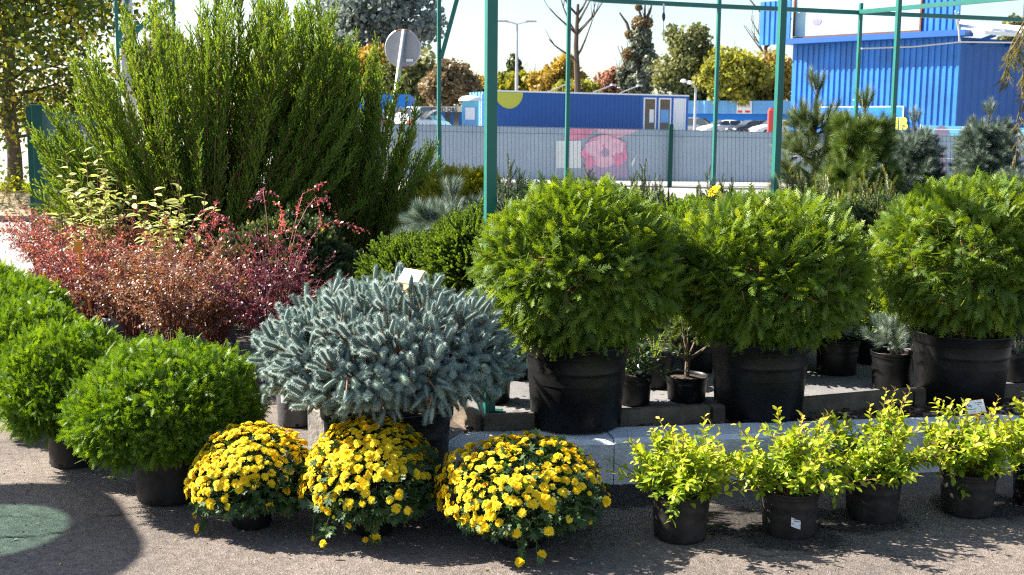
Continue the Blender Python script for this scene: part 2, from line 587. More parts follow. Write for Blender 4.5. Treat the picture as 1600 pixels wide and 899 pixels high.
M['green_steel'] = mat('green_steel', (.007, .13, .105), .38, noise=.15, nscale=5, bump=.1, bscale=30)
M['dark_green_steel'] = mat('dark_green_steel', (.004, .06, .046), .6, noise=.15, nscale=8, spec=.25)
M['bark'] = mat('bark', (.13, .095, .065), .95, noise=.5, nscale=30, bump=1.0, bscale=50)
M['dark_bark'] = mat('dark_bark', (.075, .055, .042), .95, noise=.4, nscale=30, bump=1.0, bscale=50)
M['twig_brown'] = mat('twig_brown', (.20, .10, .05), .8)
M['stem_green'] = mat('stem_green', (.10, .13, .04), .7)
M['stem_red'] = mat('stem_red', (.16, .05, .035), .7)
M['white'] = mat('white_card', (.80, .81, .83), .5)
M['ink'] = mat('ink', (.03, .03, .045), .7)
M['ink_grey'] = mat('ink_grey', (.40, .41, .43), .7)
M['orange'] = mat('orange_plastic', (.85, .30, .02), .4)
M['amber'] = mat('amber_plastic', (.75, .38, .02), .4)
M['galv'] = mat('galvanised', (.42, .43, .45), .5, metal=.3, noise=.15, nscale=12)
M['sign_back'] = mat('sign_back', (.30, .31, .34), .55, noise=.1, nscale=8)
M['rust'] = mat('rust', (.20, .07, .025), .95, noise=.5, nscale=40)
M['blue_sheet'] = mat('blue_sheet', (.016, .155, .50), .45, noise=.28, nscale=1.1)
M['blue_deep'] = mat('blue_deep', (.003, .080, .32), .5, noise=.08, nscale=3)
M['blue_sign'] = mat('blue_sign', (.0, .17, .62), .5, noise=.05, nscale=3)
M['blue_pale'] = mat('blue_pale', (.13, .36, .68), .5, noise=.12, nscale=4)
M['blue_trim'] = mat('blue_trim', (.012, .12, .46), .5)
M['yellow_paint'] = mat('yellow_paint', (.70, .60, .05), .6)
M['lime_paint'] = mat('lime_paint', (.48, .50, .05), .6, noise=.06, nscale=3)
M['screen_grey'] = mat('screen_grey', (.40, .48, .58), .7, noise=.06, nscale=3)
M['pink1'] = mat('print_pink', (.85, .33, .48), .7, noise=.18, nscale=8)
M['pink2'] = mat('print_rose', (.90, .55, .66), .7, noise=.15, nscale=9)
M['pink3'] = mat('print_lilac', (.50, .40, .55), .7, noise=.1, nscale=9)
M['print_pale'] = mat('print_pale', (.80, .82, .82), .7)
M['cream'] = mat('cream', (.62, .60, .46), .7, noise=.1)
M['banner_cyan'] = mat('banner_cyan', (.16, .50, .66), .6, noise=.08, nscale=3, bump=.3, bscale=3)
M['banner_pale'] = mat('banner_pale', (.29, .48, .55), .6, noise=.12, nscale=2.5, bump=.4, bscale=2)
M['mauve'] = mat('mauve', (.24, .20, .30), .7)
M['glass'] = mat('window_glass', (.05, .06, .065), .08, spec=.8)
M['curtain'] = mat('curtain_brown', (.16, .12, .075), .9, noise=.3, nscale=5)
M['car_white'] = mat('car_white', (.70, .71, .74), .25, noise=.03, nscale=2)
M['car_dark'] = mat('car_dark', (.03, .035, .05), .22)
M['car_silver'] = mat('car_silver', (.36, .38, .42), .28, metal=.4)
M['tyre'] = mat('tyre', (.015, .015, .016), .9)
M['red'] = mat('red_plastic', (.62, .06, .035), .5)
M['wire'] = mat('wire_green', (.03, .09, .095), .5)
M['rope'] = mat('rope', (.62, .60, .56), .8)

# ------------------------------------------------------------------ the setting: ground, kerb, bed
def ground():
    xs = [-700, -120, -60, -30, -12, -6, -3, 0, 3, 6, 12, 30, 60, 120, 700]
    ys = [-12, 0, 4, 8, 12, 17] + [17 + 15 * i / 10 for i in range(1, 11)] + [50, 90, 180, 400, 2200]
    m = MB()
    m.add([(x, y, gz(y)) for y in ys for x in xs], [(j * len(xs) + i, j * len(xs) + i + 1, (j + 1) * len(xs) + i + 1, (j + 1) * len(xs) + i) for j in range(len(ys) - 1) for i in range(len(xs) - 1)])
    tag(m.build('ground', M['asphalt'], smooth=True), kind='structure')
    # pale far road / car park seen over the verge and under the fence
    m = MB()
    ys2 = [8.9, 12.0, 17.0] + [17 + 15 * i / 10 for i in range(1, 11)] + [60, 130]
    xs2 = [-60, -20, -6.0, 0, 20, 60]
    m.add([(x, y, gz(y) + .005) for y in ys2 for x in xs2], [(j * 6 + i, j * 6 + i + 1, (j + 1) * 6 + i + 1, (j + 1) * 6 + i) for j in range(len(ys2) - 1) for i in range(5)])
    tag(m.build('road', M['pale_road'], smooth=True), kind='structure')
ground()

KT = 0.20
kf = [G(1700, 672, KT), G(1580, 665, KT), G(960, 687, KT), G(700, 691, KT)]
kf = [Vector((p.x, p.y)) for p in kf]
kf.append(Vector((-.95, 5.25)))
kf.append(Vector((-1.15, 6.6)))
def offset_line(pts, d):
    out = []
    for i, p in enumerate(pts):
        t = (pts[min(i + 1, len(pts) - 1)] - pts[max(i - 1, 0)]).normalized()
        n = Vector((t.y, -t.x))     # towards the bed
        out.append(p + n * d)
    return out
kb = offset_line(kf, .19)
def kerb():
    m = MB()
    for i in range(len(kf) - 1):
        a, b, c, d = kf[i], kf[i + 1], kb[i + 1], kb[i]
        L = (b - a).length
        n = max(1, round(L / .85))
        for k in range(n):
            g = .002 / max(L / n, .01)
            t0, t1 = (k + g) / n, (k + 1 - g) / n
            q = [a.lerp(b, t0), a.lerp(b, t1), d.lerp(c, t1), d.lerp(c, t0)]
            dz = random.Random(i * 9 + k).uniform(-.006, .006)
            # front edge is chamfered
            ins = .018
            nrm2 = (q[3] - q[0]).normalized() * ins
            vs = [(*q[0], -.02), (*q[1], -.02), (*q[2], -.02), (*q[3], -.02),
                  (*q[0], KT - ins + dz), (*q[1], KT - ins + dz), (*(q[1] + nrm2), KT + dz), (*(q[0] + nrm2), KT + dz), (*q[2], KT + dz), (*q[3], KT + dz)]
            white = i < 3
            m.add(vs, [(0, 4, 5, 1)], 1 if white else 2)
            m.add(vs, [(4, 7, 6, 5), (7, 9, 8, 6)], 0 if white else 2)
            m.add(vs, [(3, 2, 8, 9), (0, 3, 9, 7, 4), (1, 5, 6, 8, 2)], 1)
    o = m.build('kerb', [M['kerb'], M['kerb_side'], M['old_concrete']])
    tag(o, kind='structure')
kerb()

# timber edging between the bark bed and the grey paving
TZ = 0.255
tl = [G(1720, 596, TZ), G(1600, 599, TZ), G(1425, 610, TZ), G(1255, 625, TZ), G(1110, 634, TZ), G(965, 646, TZ), G(752, 652, TZ), G(690, 612, TZ)]
tl = [Vector((p.x, p.y)) for p in tl]
def timber_and_bed():
    m = MB()
    bed = [(p.x, p.y) for p in kb[:4]] + [(kb[4].x, kb[4].y), (kb[5].x, kb[5].y), (-1.05, 13.5), (14.0, 13.5), (14.0, 5.4)]
    m.add([(x, y, .17) for x, y in bed], [tuple(range(len(bed)))[::-1]])
    tag(m.build('bark_bed', M['mulch_bed']), kind='structure')
    m = MB()
    pv = [(p.x, p.y + .03) for p in tl] + [(-.75, 6.5), (-1.05, 13.4), (14.0, 13.4), (14, 6.1)]
    m.add([(x, y, .2) for x, y in pv], [tuple(range(len(pv)))[::-1]])
    tag(m.build('pavement', M['paving']), kind='structure')
    spans = [(0, 2), (2, 4), (4, 6), (6, 7)]
    proto = None
    labs = ['weathered timber edging board beside the third big green globe pot at far right',
            'weathered timber edging board between the two right hand big globe pots',
            'weathered timber edging board with a small bonsai pot standing behind it',
            'short slanted timber edging board at the foot of the thick green post']
    for k, (i, j) in enumerate(spans):
        m = MB()
        a, b = tl[i], tl[j]
        d = (b - a)
        ang = math.atan2(d.y, d.x)
        c = (a + b) / 2
        m.box((0, 0, 0), (d.length - .012, .045, .13))
        o = m.build('edging_board', M['timber'], bevel=.006)
        o.location = (c.x, c.y, .197)
        o.rotation_euler = (0.02 * (k - 1), 0.008 * (1 if k % 2 else -1), ang)
        tag(o, labs[k], 'edging board', 'timber edging boards along the bark bed')
timber_and_bed()

def mulch():
    rng = np.random.default_rng(5)
    g = Geo()
    pts = []
    while len(pts) < 4200:
        t = rng.uniform(0, 1)
        i = rng.integers(0, 3)
        a, b = kb[i], kb[i + 1]
        p = a.lerp(b, t)
        y = p.y + rng.uniform(.0, .62)
        pts.append((p.x, y, .176 + rng.uniform(0, .018)))
    pos = np.array(pts)
    d = sphere_dirs(rng, len(pos), -.25, .35)
    R = frames(d, rng.uniform(-.5, .5, len(pos)))
    s = rng.uniform(.012, .034, len(pos))
    g.scatter(CHIP, pos, R, np.stack([s * rng.uniform(.35, .8, len(pos)), s, s], 1), rng.uniform(0, 1, len(pos)))
    m = leafmat('bark_chips', [(0, (.035, .022, .016)), (.5, (.13, .075, .045)), (.85, (.26, .16, .10)), (1, (.42, .33, .25))], 0, rough=.9)
    tag(g.build('bark_mulch', m), kind='stuff')
    # bits of leaf and crumbs on the asphalt
    g = Geo()
    n = 520
    x = rng.uniform(-2.6, 2.4, n)
    y = rng.uniform(3.7, 5.0, n)
    ok = y < 4.75 - .0 * x
    pos = np.stack([x, y, np.full(n, .006)], 1)[ok]
    d = sphere_dirs(rng, len(pos), -.15, .3)
    s = rng.uniform(.005, .02, len(pos)) * rng.choice([.5, .8, 1.2], len(pos))
    g.scatter(T_leaf(.5, .25, .3, 2), pos, frames(d, rng.uniform(-.8, .8, len(pos))), s, rng.uniform(0, 1, len(pos)))
    m = leafmat('fallen_bits', [(0, (.10, .06, .035)), (.6, (.30, .17, .06)), (.85, (.45, .32, .04)), (1, (.14, .20, .05))], .15)
    tag(g.build('leaf_litter', m), kind='stuff')
    g = Geo()
    n = 1500
    x = rng.uniform(-2.7, 2.4, n); y = rng.uniform(3.6, 5.1, n)
    pos = np.stack([x, y, np.full(n, .0)], 1)
    s = rng.uniform(.003, .009, n)
    g.scatter(CHIP, pos, frames(sphere_dirs(rng, n, -.4, .4), rng.uniform(-3, 3, n)), s, rng.uniform(0, 1, n))
    m = leafmat('grit_stone', [(0, (.06, .05, .045)), (.6, (.2, .17, .15)), (1, (.42, .37, .33))], 0, rough=.9)
    tag(g.build('grit', m), kind='stuff')
mulch()

def crack(pts, w, seed):
    rng = random.Random(seed)
    m = MB()
    P2 = [Vector((G(x, y).x, G(x, y).y)) for x, y in pts]
    fine = []
    for i in range(len(P2) - 1):
        n = max(2, int((P2[i + 1] - P2[i]).length / .025))
        for k in range(n):
            fine.append(P2[i].lerp(P2[i + 1], k / n) + Vector((rng.uniform(-.007, .007), rng.uniform(-.011, .011))))
    fine.append(P2[-1])
    vs, fs = [], []
    for i, p in enumerate(fine):
        h = w * rng.uniform(.3, 1.3) * (0.3 if i in (0, len(fine) - 1) else 1)
        vs += [(p.x, p.y - h, .004), (p.x, p.y + h, .004)]
        if i: fs.append((2 * i - 2, 2 * i, 2 * i + 1, 2 * i - 1))
    m.add(vs, fs)
    return m
M['crack'] = mat('crack_dark', (.022, .019, .017), 1.0)
_c = crack([(-30, 842), (60, 838), (98, 832), (138, 812), (175, 806), (205, 803), (250, 792)], .004, 3)
_c2 = crack([(-20, 806), (30, 808), (88, 810)], .002, 4)
_c.add(_c2.v, _c2.f)
_c3 = crack([(1096, 858), (1200, 870), (1330, 862), (1420, 872)], .002, 6)
_c.add(_c3.v, _c3.f)
tag(_c.build('ground_crack', M['crack']), kind='structure')

# damp spilled soil and painted plant shade round the foreground pots
def soil_shade(px, py, sx, sy, z, mm):
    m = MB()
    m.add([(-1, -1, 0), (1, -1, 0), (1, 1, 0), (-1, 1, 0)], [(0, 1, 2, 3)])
    o = m.build('damp_soil_shade', mm)
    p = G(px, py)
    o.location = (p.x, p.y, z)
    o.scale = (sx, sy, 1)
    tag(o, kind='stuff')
M['damp_shade'] = stain_mat('damp_soil_shade', (.024, .02, .018), .49, 7)
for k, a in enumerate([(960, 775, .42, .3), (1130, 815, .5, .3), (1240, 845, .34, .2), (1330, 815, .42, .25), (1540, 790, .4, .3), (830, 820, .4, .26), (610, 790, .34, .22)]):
    soil_shade(*a, .0045 + .0006 * k, M['damp_shade'])

# green patch on the asphalt is light tinted by the parasol's green cloth (below)

# left background: kerb, verge, road
def verge():
    m = MB()
    a = G(-400, 346); b = G(92, 346)
    m.prism([(a.x, a.y), (b.x, b.y), (b.x, b.y + .16), (a.x, a.y + .16)], 0, .13)
    tag(m.build('kerb', M['kerb'], bevel=.01), kind='structure')
    m = MB()
    vs, fs = [], []
    X = [-16, -12, -10.2, -9, -8, -7.2, -6.6]
    Yy = [a.y + .17, a.y + 1.2, a.y + 2.4, a.y + 4.0, a.y + 6.0]
    for j, y in enumerate(Yy):
        for i, x in enumerate(X):
            vs.append((x, y, gz(y) + (.10, .2, .22, .18, .01)[j]))
    for j in range(4):
        for i in range(6):
            fs.append((j * 7 + i, j * 7 + i + 1, (j + 1) * 7 + i + 1, (j + 1) * 7 + i))
    m.add(vs, fs)
    tag(m.build('verge', M['dry_verge'], smooth=True), kind='structure')
    rng = np.random.default_rng(9)
    n = 2600
    x = rng.uniform(-13, -6.7, n); y = rng.uniform(a.y + .2, a.y + 4, n)
    z = np.array([gz(v) for v in y]) + .17
    pos = np.stack([x, y, z], 1)
    g = Geo()
    g.scatter(T_leaf(.16, .1, .4, 2), pos, frames(sphere_dirs(rng, n, .3, .95), rng.uniform(-3, 3, n)), rng.uniform(.06, .17, n), rng.uniform(0, 1, n))
    mm = leafmat('dry_grass', [(0, (.10, .09, .04)), (.5, (.26, .19, .09)), (1, (.12, .16, .04))], .25)
    tag(g.build('dry_grass', mm), kind='stuff')
verge()

# ------------------------------------------------------------------ far buildings
def corr(m, a, b, z0, z1, pitch=.17, depth=.03, mi=0, flat=.5):
    """ribbed sheet from a to b (plan points), z0..z1, ribs towards the right-hand side of a->b"""
    a, b = Vector(a), Vector(b)
    L = (b - a).length
    t = (b - a) / L
    n = Vector((t.y, -t.x))
    k = max(1, int(L / pitch))
    p = L / k
    poly = []
    for i in range(k):
        s = i * p
        for q, h in ((0, 0), (p * flat * .8, 0), (p * flat, depth), (p * .9, depth)):
            poly.append(a + t * (s + q) + n * h)
    poly.append(b)
    vs = [(*v, z0) for v in poly] + [(*v, z1) for v in poly]
    N_ = len(poly)
    m.add(vs, [(i, i + 1, N_ + i + 1, N_ + i) for i in range(N_ - 1)], mi)
def quad_on(m, a, b, s0, s1, z0, z1, out, mi=0, th=.02):
    """slab standing on the wall line a->b from s0..s1 (metres), pushed out by `out`"""
    a, b = Vector(a), Vector(b)
    t = (b - a).normalized()
    n = Vector((t.y, -t.x))
    p = [a + t * s0 + n * out, a + t * s1 + n * out, a + t * s1 + n * (out - th), a + t * s0 + n * (out - th)]
    m.prism([(v.x, v.y) for v in p], z0, z1, mi)

def big_hall():
    DR = 31.5
    DL = DR * 1.115
    R0, L0 = P(1497, 150, DR), P(1236, 150, DL)
    r, l = Vector((R0.x, R0.y)), Vector((L0.x, L0.y))
    t = (r - l).normalized()
    n = Vector((t.y, -t.x))
    back = -n
    zg = gz(DR) - .3
    ze = P(1497, 58, DR).z       # eave
    Lw = (r - l).length
    root = thing('blue_hall', 'blue ribbed metal hall with pale billboard on its roof edge', 'building', (0, 0, 0))
    m = MB()
    corr(m, l, r, zg, ze, .175, .035)
    rr = Vector((r.x + 13 * .86, r.y + 13 * .51))          # the shaded right-hand face runs away to the right
    tr = (rr - r).normalized()
    corr(m, r, rr, zg, ze, .30, .02, 1, .8)  # shade of this face is put into its deeper blue
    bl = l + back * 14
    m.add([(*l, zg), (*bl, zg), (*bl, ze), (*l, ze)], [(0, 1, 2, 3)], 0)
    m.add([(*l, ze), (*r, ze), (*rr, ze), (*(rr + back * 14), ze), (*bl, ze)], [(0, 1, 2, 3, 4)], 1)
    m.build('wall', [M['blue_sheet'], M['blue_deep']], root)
    # eave: dark fascia along the front, white corrugated roof edge over the right face
    m = MB()
    quad_on(m, l, r, -.05, Lw + .3, ze + .002, ze + .16, .50, 0, .52)
    m.build('eave', M['blue_deep'], root)
    m = MB()
    nr = Vector((tr.y, -tr.x))
    p0, p1 = r - tr * .05, rr
    m.add([(*(p0 + nr * .75), ze + .12), (*(p1 + nr * .75), ze + .12), (*(p1 - nr * 3), ze + .75), (*(p0 - nr * 3), ze + .75),
           (*(p0 + nr * .75), ze + .02), (*(p1 + nr * .75), ze + .02), (*(p1 - nr * 3), ze + .65), (*(p0 - nr * 3), ze + .65)],
          [(0, 1, 2, 3), (7, 6, 5, 4), (4, 5, 1, 0), (0, 3, 7, 4)], 0)
    for k in range(24):
        c = p0 + tr * (.3 + k * .5) + nr * .76
        m.bar((c.x, c.y, ze + .15), (c.x - nr.x * 3.7, c.y - nr.y * 3.7, ze + .79), .07, 0)
    for k in range(8):
        c = p0 + tr * (.5 + k * 1.4)
        m.bar((c.x, c.y, ze - .15), (c.x + nr.x * .7, c.y + nr.y * .7, ze + .03), .08, 1)
    m.build('roof', [M['print_pale'], M['blue_deep']], root)
    # billboard standing on the eave, in a rusty frame
    bw0, bw1 = 0.10, Lw * .775
    zb0, zb1 = ze + .24, ze + 2.2
    m = MB()
    quad_on(m, l, r, bw0, bw1, zb0, zb1, .10, 0, .06)
    bb = m.build('billboard', M['banner_pale'], root)
    m = MB()
    for z in (zb0 - .03, zb0 + 1.32):
        quad_on(m, l, r, bw0 - .05, bw1 + .05, z - .02, z + .02, .13, 0, .04)
    for s in (bw0 - .03, bw1 + .03):
        quad_on(m, l, r, s - .025, s + .025, zb0, zb1, .135, 0, .05)
    m.build('frame', M['rust'], bb)
    m = MB()
    c = l + t * (Lw * .16) + n * .11
    for k in range(1):
        pts = [(c.x + t.x * .16 * math.cos(q), c.y + t.y * .16 * math.cos(q), zb0 + .42 + .12 * math.sin(q) * (1 if math.sin(q) < 0 else .45)) for q in [i * .449 for i in range(14)]]
        m.add(pts, [tuple(range(14))])
    m.build('printed_spot', M['mauve'], bb)
    # upstand of blue sheet right of the billboard
    m = MB()
    corr(m, l + t * (Lw * .78) + n * .06, r - t * .05 + n * .06, ze + .17, ze + 2.4, .175, .03)
    m.build('upstand', M['blue_sheet'], root)
    m = MB()
    corr(m, l - t * 1.0 + n * .3, l + t * .08 + n * .3, ze + .02, ze + 1.3, .175, .03)
    m.build('side_board', M['blue_sheet'], root)
    # painted sign with yellow lettering low on the front
    s0 = Lw * .20; s1 = Lw * .705
    zs1 = P(1320, 168, DR * 1.07).z
    m = MB()
    quad_on(m, l, r, s0, s1, zg + .2, zs1, .075, 0, .03)
    sg = m.build('painted_sign', M['blue_sign'], root)
    m = MB()
    quad_on(m, l, r, s0 - .02, s1 + .02, zs1, zs1 + .03, .08, 0, .03)
    quad_on(m, l, r, s1, s1 + .03, zg + .2, zs1, .08, 0, .03)
    quad_on(m, l, r, Lw * .405, Lw * .465, zs1 + .20, zs1 + .23, .08, 0, .03)
    quad_on(m, l, r, Lw * .46, Lw * .465, zs1 + .03, zs1 + .20, .08, 0, .03)
    m.build('sign_border', M['cream'], sg)
    ang = math.atan2(t.y, t.x)
    for ch, px in (('I', 1333), ('I', 1349), ('IB', 1412)):
        fr = (px - 1236) / 261
        base = l + t * (Lw * fr * 1.03 - (.16 if len(ch) > 1 else .06)) + n * .08
        o = lettering('sign_lettering', ch, .47, M['yellow_paint'], sg, (base.x, base.y, zs1 - .62), ang, .012, bold=.014)
    # thin pale line strung along both faces under the eave
    return ze, l, r
def lettering(name, txt, size, m, parent, loc, ang, ext=.004, tilt=math.pi / 2, bold=0.0, align='LEFT'):
    cu = bpy.data.curves.new('font', 'FONT')
    cu.body, cu.size, cu.extrude, cu.offset, cu.align_x = txt, size, ext, bold, align
    tmp = bpy.data.objects.new('font', cu)
    COL.objects.link(tmp)
    dg = bpy.context.evaluated_depsgraph_get()
    me = bpy.data.meshes.new_from_object(tmp.evaluated_get(dg))
    bpy.data.objects.remove(tmp)
    bpy.data.curves.remove(cu)
    me.materials.clear()
    me.materials.append(m)
    o = link(name, me, parent)
    o.matrix_local = Matrix.Translation(loc) @ Matrix.Rotation(ang, 4, 'Z') @ Matrix.Rotation(tilt, 4, 'X')
    return o
hall = big_hall()

def container():
    DL, DR = 62.0, 68.5
    a, b = P(766, 150, DL), P(1076, 150, DR)
    a, b = Vector((a.x, a.y)), Vector((b.x, b.y))
    t = (b - a).normalized(); n = Vector((t.y, -t.x)); L = (b - a).length
    zg = gz(60); zt = P(741, 143, DL).z
    c = thing('blue_container', 'long blue shipping container with lime half circle and office windows at one end', 'container')
    bk = -n * 2.4
    m = MB()
    fs = L * .745
    mid = a + t * fs
    corr(m, a, mid, zg, zt, .28, .03, 0)
    m.add([(*b, zg), (*(b + bk), zg), (*(b + bk), zt), (*b, zt)], [(0, 1, 2, 3)], 0)
    m.add([(*a, zt), (*b, zt), (*(b + bk), zt), (*(a + bk), zt)], [(0, 1, 2, 3)], 0)
    m.add([(*mid, zg), (*b, zg), (*b, zt), (*mid, zt)], [(0, 1, 2, 3)], 1)
    m.build('body', [M['blue_deep'], M['blue_trim']], c)
    m = MB()
    corr(m, a + bk, a, zg, zt, .33, .06, 0, .5)
    m.build('end_doors', M['blue_pale'], c)
    m = MB()
    for k in range(2):
        q = a + bk * (.33 + .34 * k) - t * .1
        m.tube([(q.x, q.y, zg + .1), (q.x, q.y, zt - .1)], .03, 6)
    m.build('locking_bar', M['white'], c)
    m = MB()
    quad_on(m, a, b, 0, L, zt + .002, zt + .08, .06, 0, .12)
    m.build('roof_rail', M['print_pale'], c)
    m = MB()
    cx = a + t * (L * .085) + n * .045
    rad = .86
    pts = []
    for i in range(33):
        q = math.pi + math.pi * i / 32
        pts.append((cx.x + t.x * rad * math.cos(q), cx.y + t.y * rad * math.cos(q), zt - .02 + rad * math.sin(q)))
    m.add(pts, [tuple(range(33))])
    m.build('painted_half_circle', M['lime_paint'], c)
    w = (L - fs)
    for k in range(3):
        s0 = fs + w * (.035 + .318 * k); s1 = s0 + w * .265
        f = MB()
        for (x0, x1, z0, z1) in ((s0, s1, zt - .2, zt - .12), (s0, s0 + .09, zg + .1, zt - .2), (s1 - .09, s1, zg + .1, zt - .2), (s0 + .09, s1 - .09, zg + .1, zg + .2)):
            quad_on(f, a, b, x0, x1, z0, z1, .06, 0, .06)
        fo = f.build('window' if k < 2 else 'door', M['white'], c)
        g = MB(); quad_on(g, a, b, s0 + .09, s1 - .09, zg + .2, zt - .2, .03, 0, .02); g.build('pane', M['glass'] if k < 2 else M['print_pale'], fo)
        g = MB(); quad_on(g, a, b, s0 + .10, s1 - .12, zg + 1.35, zt - .22, .045, 0, .01)
        if k < 2: g.build('curtain', M['curtain'], fo)
        g = MB(); quad_on(g, a, b, s0 + (.42 if k == 0 else .14), s1 - .16, zg + 1.0, zg + 1.75, .05, 0, .01); g.build('notice', M['white'] if k != 1 else M['blue_pale'], fo)
    for k, s in enumerate((L * .275, L * .495, L * .63)):
        q = a + t * s
        m = MB()
        m.tube([(q.x, q.y, zt + .07), (q.x + t.x * .1, q.y + t.y * .1, zt + .12), (q.x + t.x * .9 + n.x * .5, q.y + t.y * .9 + n.y * .5, zt + .5)], .035, 6)
        m.box((q.x + t.x * .95 + n.x * .55, q.y + t.y * .95 + n.y * .55, zt + .52), (.3, .2, .1), math.atan2(t.y, t.x))
        m.build('flood_lamp', M['galv'], c)
container()

def low_row():
    D = 116.0
    a, b = P(1050, 160, D), P(1262, 160, D * .97)
    a, b = Vector((a.x, a.y)), Vector((b.x, b.y))
    t = (b - a).normalized(); L = (b - a).length; ang = math.atan2(t.y, t.x)
    n = Vector((t.y, -t.x))
    zg = gz(60); zt = P(1100, 158, D).z; zf = P(1100, 178, D).z
    o = thing('kiosk_row', 'long low blue kiosk row with pale ribbed fascia behind the parked cars', 'building')
    m = MB()
    m.prism([tuple(a), tuple(b), tuple(b - n * 5), tuple(a - n * 5)], zg, zt - .05)
    m.build('wall', M['blue_sign'], o)
    m = MB()
    corr(m, a + n * .5, b + n * .5, zf, zt, .9, .05, 0)
    m.add([(*(a + n * .5), zt), (*(b + n * .5), zt), (*(b - n * 5), zt + .02), (*(a - n * 5), zt + .02)], [(0, 1, 2, 3)], 0)
    m.add([(*(a + n * .5), zf), (*(b + n * .5), zf), (*b, zf), (*a, zf)], [(0, 1, 2, 3)], 0)
    m.build('fascia', M['blue_pale'], o)
    for k in range(10):
        s = .9 + k * (L - 1.2) / 10
        f = MB(); quad_on(f, a, b, s, s + .62, zg + .5, zf - .9, .05, 0, .05)
        f.build('shutter', M['cream'] if k % 3 else M['white'], o)
    sg = MB(); s0 = L * .49
    quad_on(sg, a, b, s0, s0 + 1.45, zf + .02, zt - .02, .62, 0, .05)
    so = sg.build('sign', M['white'], o)
    g = MB()
    for k in range(7):
        quad_on(g, a, b, s0 + .14 + k * .17, s0 + .24 + k * .17, zt - .66 + .07 * (k % 2), zt - .28, .63, 0, .008)
    g.build('sign_lettering', M['ink_grey'], so)
    g = MB()
    quad_on(g, a, b, s0 + .1, s0 + .55, zf + .1, zf + .32, .63, 0, .008)
    g.build('sign_stripe', M['red'], so)
    g = MB(); quad_on(g, a, b, s0 + .8, s0 + 1.3, zf + .1, zf + .32, .63, 0, .008)
    g.build('sign_stripe', M['red'], so)
low_row()

def left_kiosks():
    D = 75.0
    a, b = P(480, 150, D), P(640, 150, D)
    zg = gz(60)
    o = thing('blue_kiosk', 'blue kiosk with a plain blue fascia seen between the juniper tips', 'building')
    zt, zf = P(600, 148, D).z, P(600, 172, D).z
    m = MB(); m.prism([(a.x, D), (b.x, D), (b.x, D + 5), (a.x, D + 5)], zg, zt - .05); m.build('wall', M['blue_trim'], o)
    m = MB(); m.prism([(a.x - .1, D - .6), (b.x + .1, D - .6), (b.x + .1, D - .02), (a.x - .1, D - .02)], zf, zt); m.build('fascia', M['blue_sign'], o)
    for k in range(5):
        x = a.x + .6 + k * 1.3
        m = MB(); m.box((x + .3, D - .03, zg + 1.1), (.9, .05, 1.4)); m.build('window', M['print_pale'] if k % 2 else M['glass'], o)
    D = 84.0
    a, b = P(640, 150, D), P(732, 150, D)
    zt, zf = P(700, 168, D).z, P(700, 175, D).z
    o = thing('shop_kiosk', 'blue glazed kiosk under a pale lime sign board with dark letters', 'building')
    m = MB(); m.prism([(a.x, D), (b.x, D), (b.x, D + 4), (a.x, D + 4)], zg, zf); m.build('wall', M['blue_trim'], o)
    m = MB(); m.prism([(a.x, D - .3), (b.x, D - .3), (b.x, D + 1), (a.x, D + 1)], zf, zt + .05); s = m.build('sign_board', M['cream'], o)
    lettering('sign_lettering', 'ROD D&S', (zt - zf) * 1.25, M['ink'], s, (P(678, 150, D).x, D - .31, zf + .02), 0, .004, bold=.01)
    for k in range(3):
        x = P(702, 170, D).x - .1 + k * .6
        m = MB(); m.box((x, D - .03, zg + .9), (.42, .05, 1.7)); m.build('window', M['glass'] if k < 2 else M['ink'], o)
    # portable toilet
    D = 57.0
    c = P(735, 170, D)
    o = thing('portable_toilet', 'pale blue portable toilet with white domed roof beside the container end', 'portable toilet', (c.x, D, zg))
    h = P(737, 158, D).z - zg
    m = MB(); m.box((0, 0, h / 2), (.8, .9, h)); m.build('cabin', M['banner_cyan'], o)
    m = MB(); m.box((0, -.47, h * .45), (.6, .03, h * .75)); dd = m.build('door', M['blue_pale'], o)
    m = MB(); m.box((0, -.49, h * .68), (.46, .02, h * .3)); m.build('panel', M['white'], dd)
    m = MB(); m.lathe([(.58, 0), (.55, .1), (.38, .22), (.0, .27)], 16, (0, 0, h)); m.build('roof', M['white'], o, smooth=True)
left_kiosks()

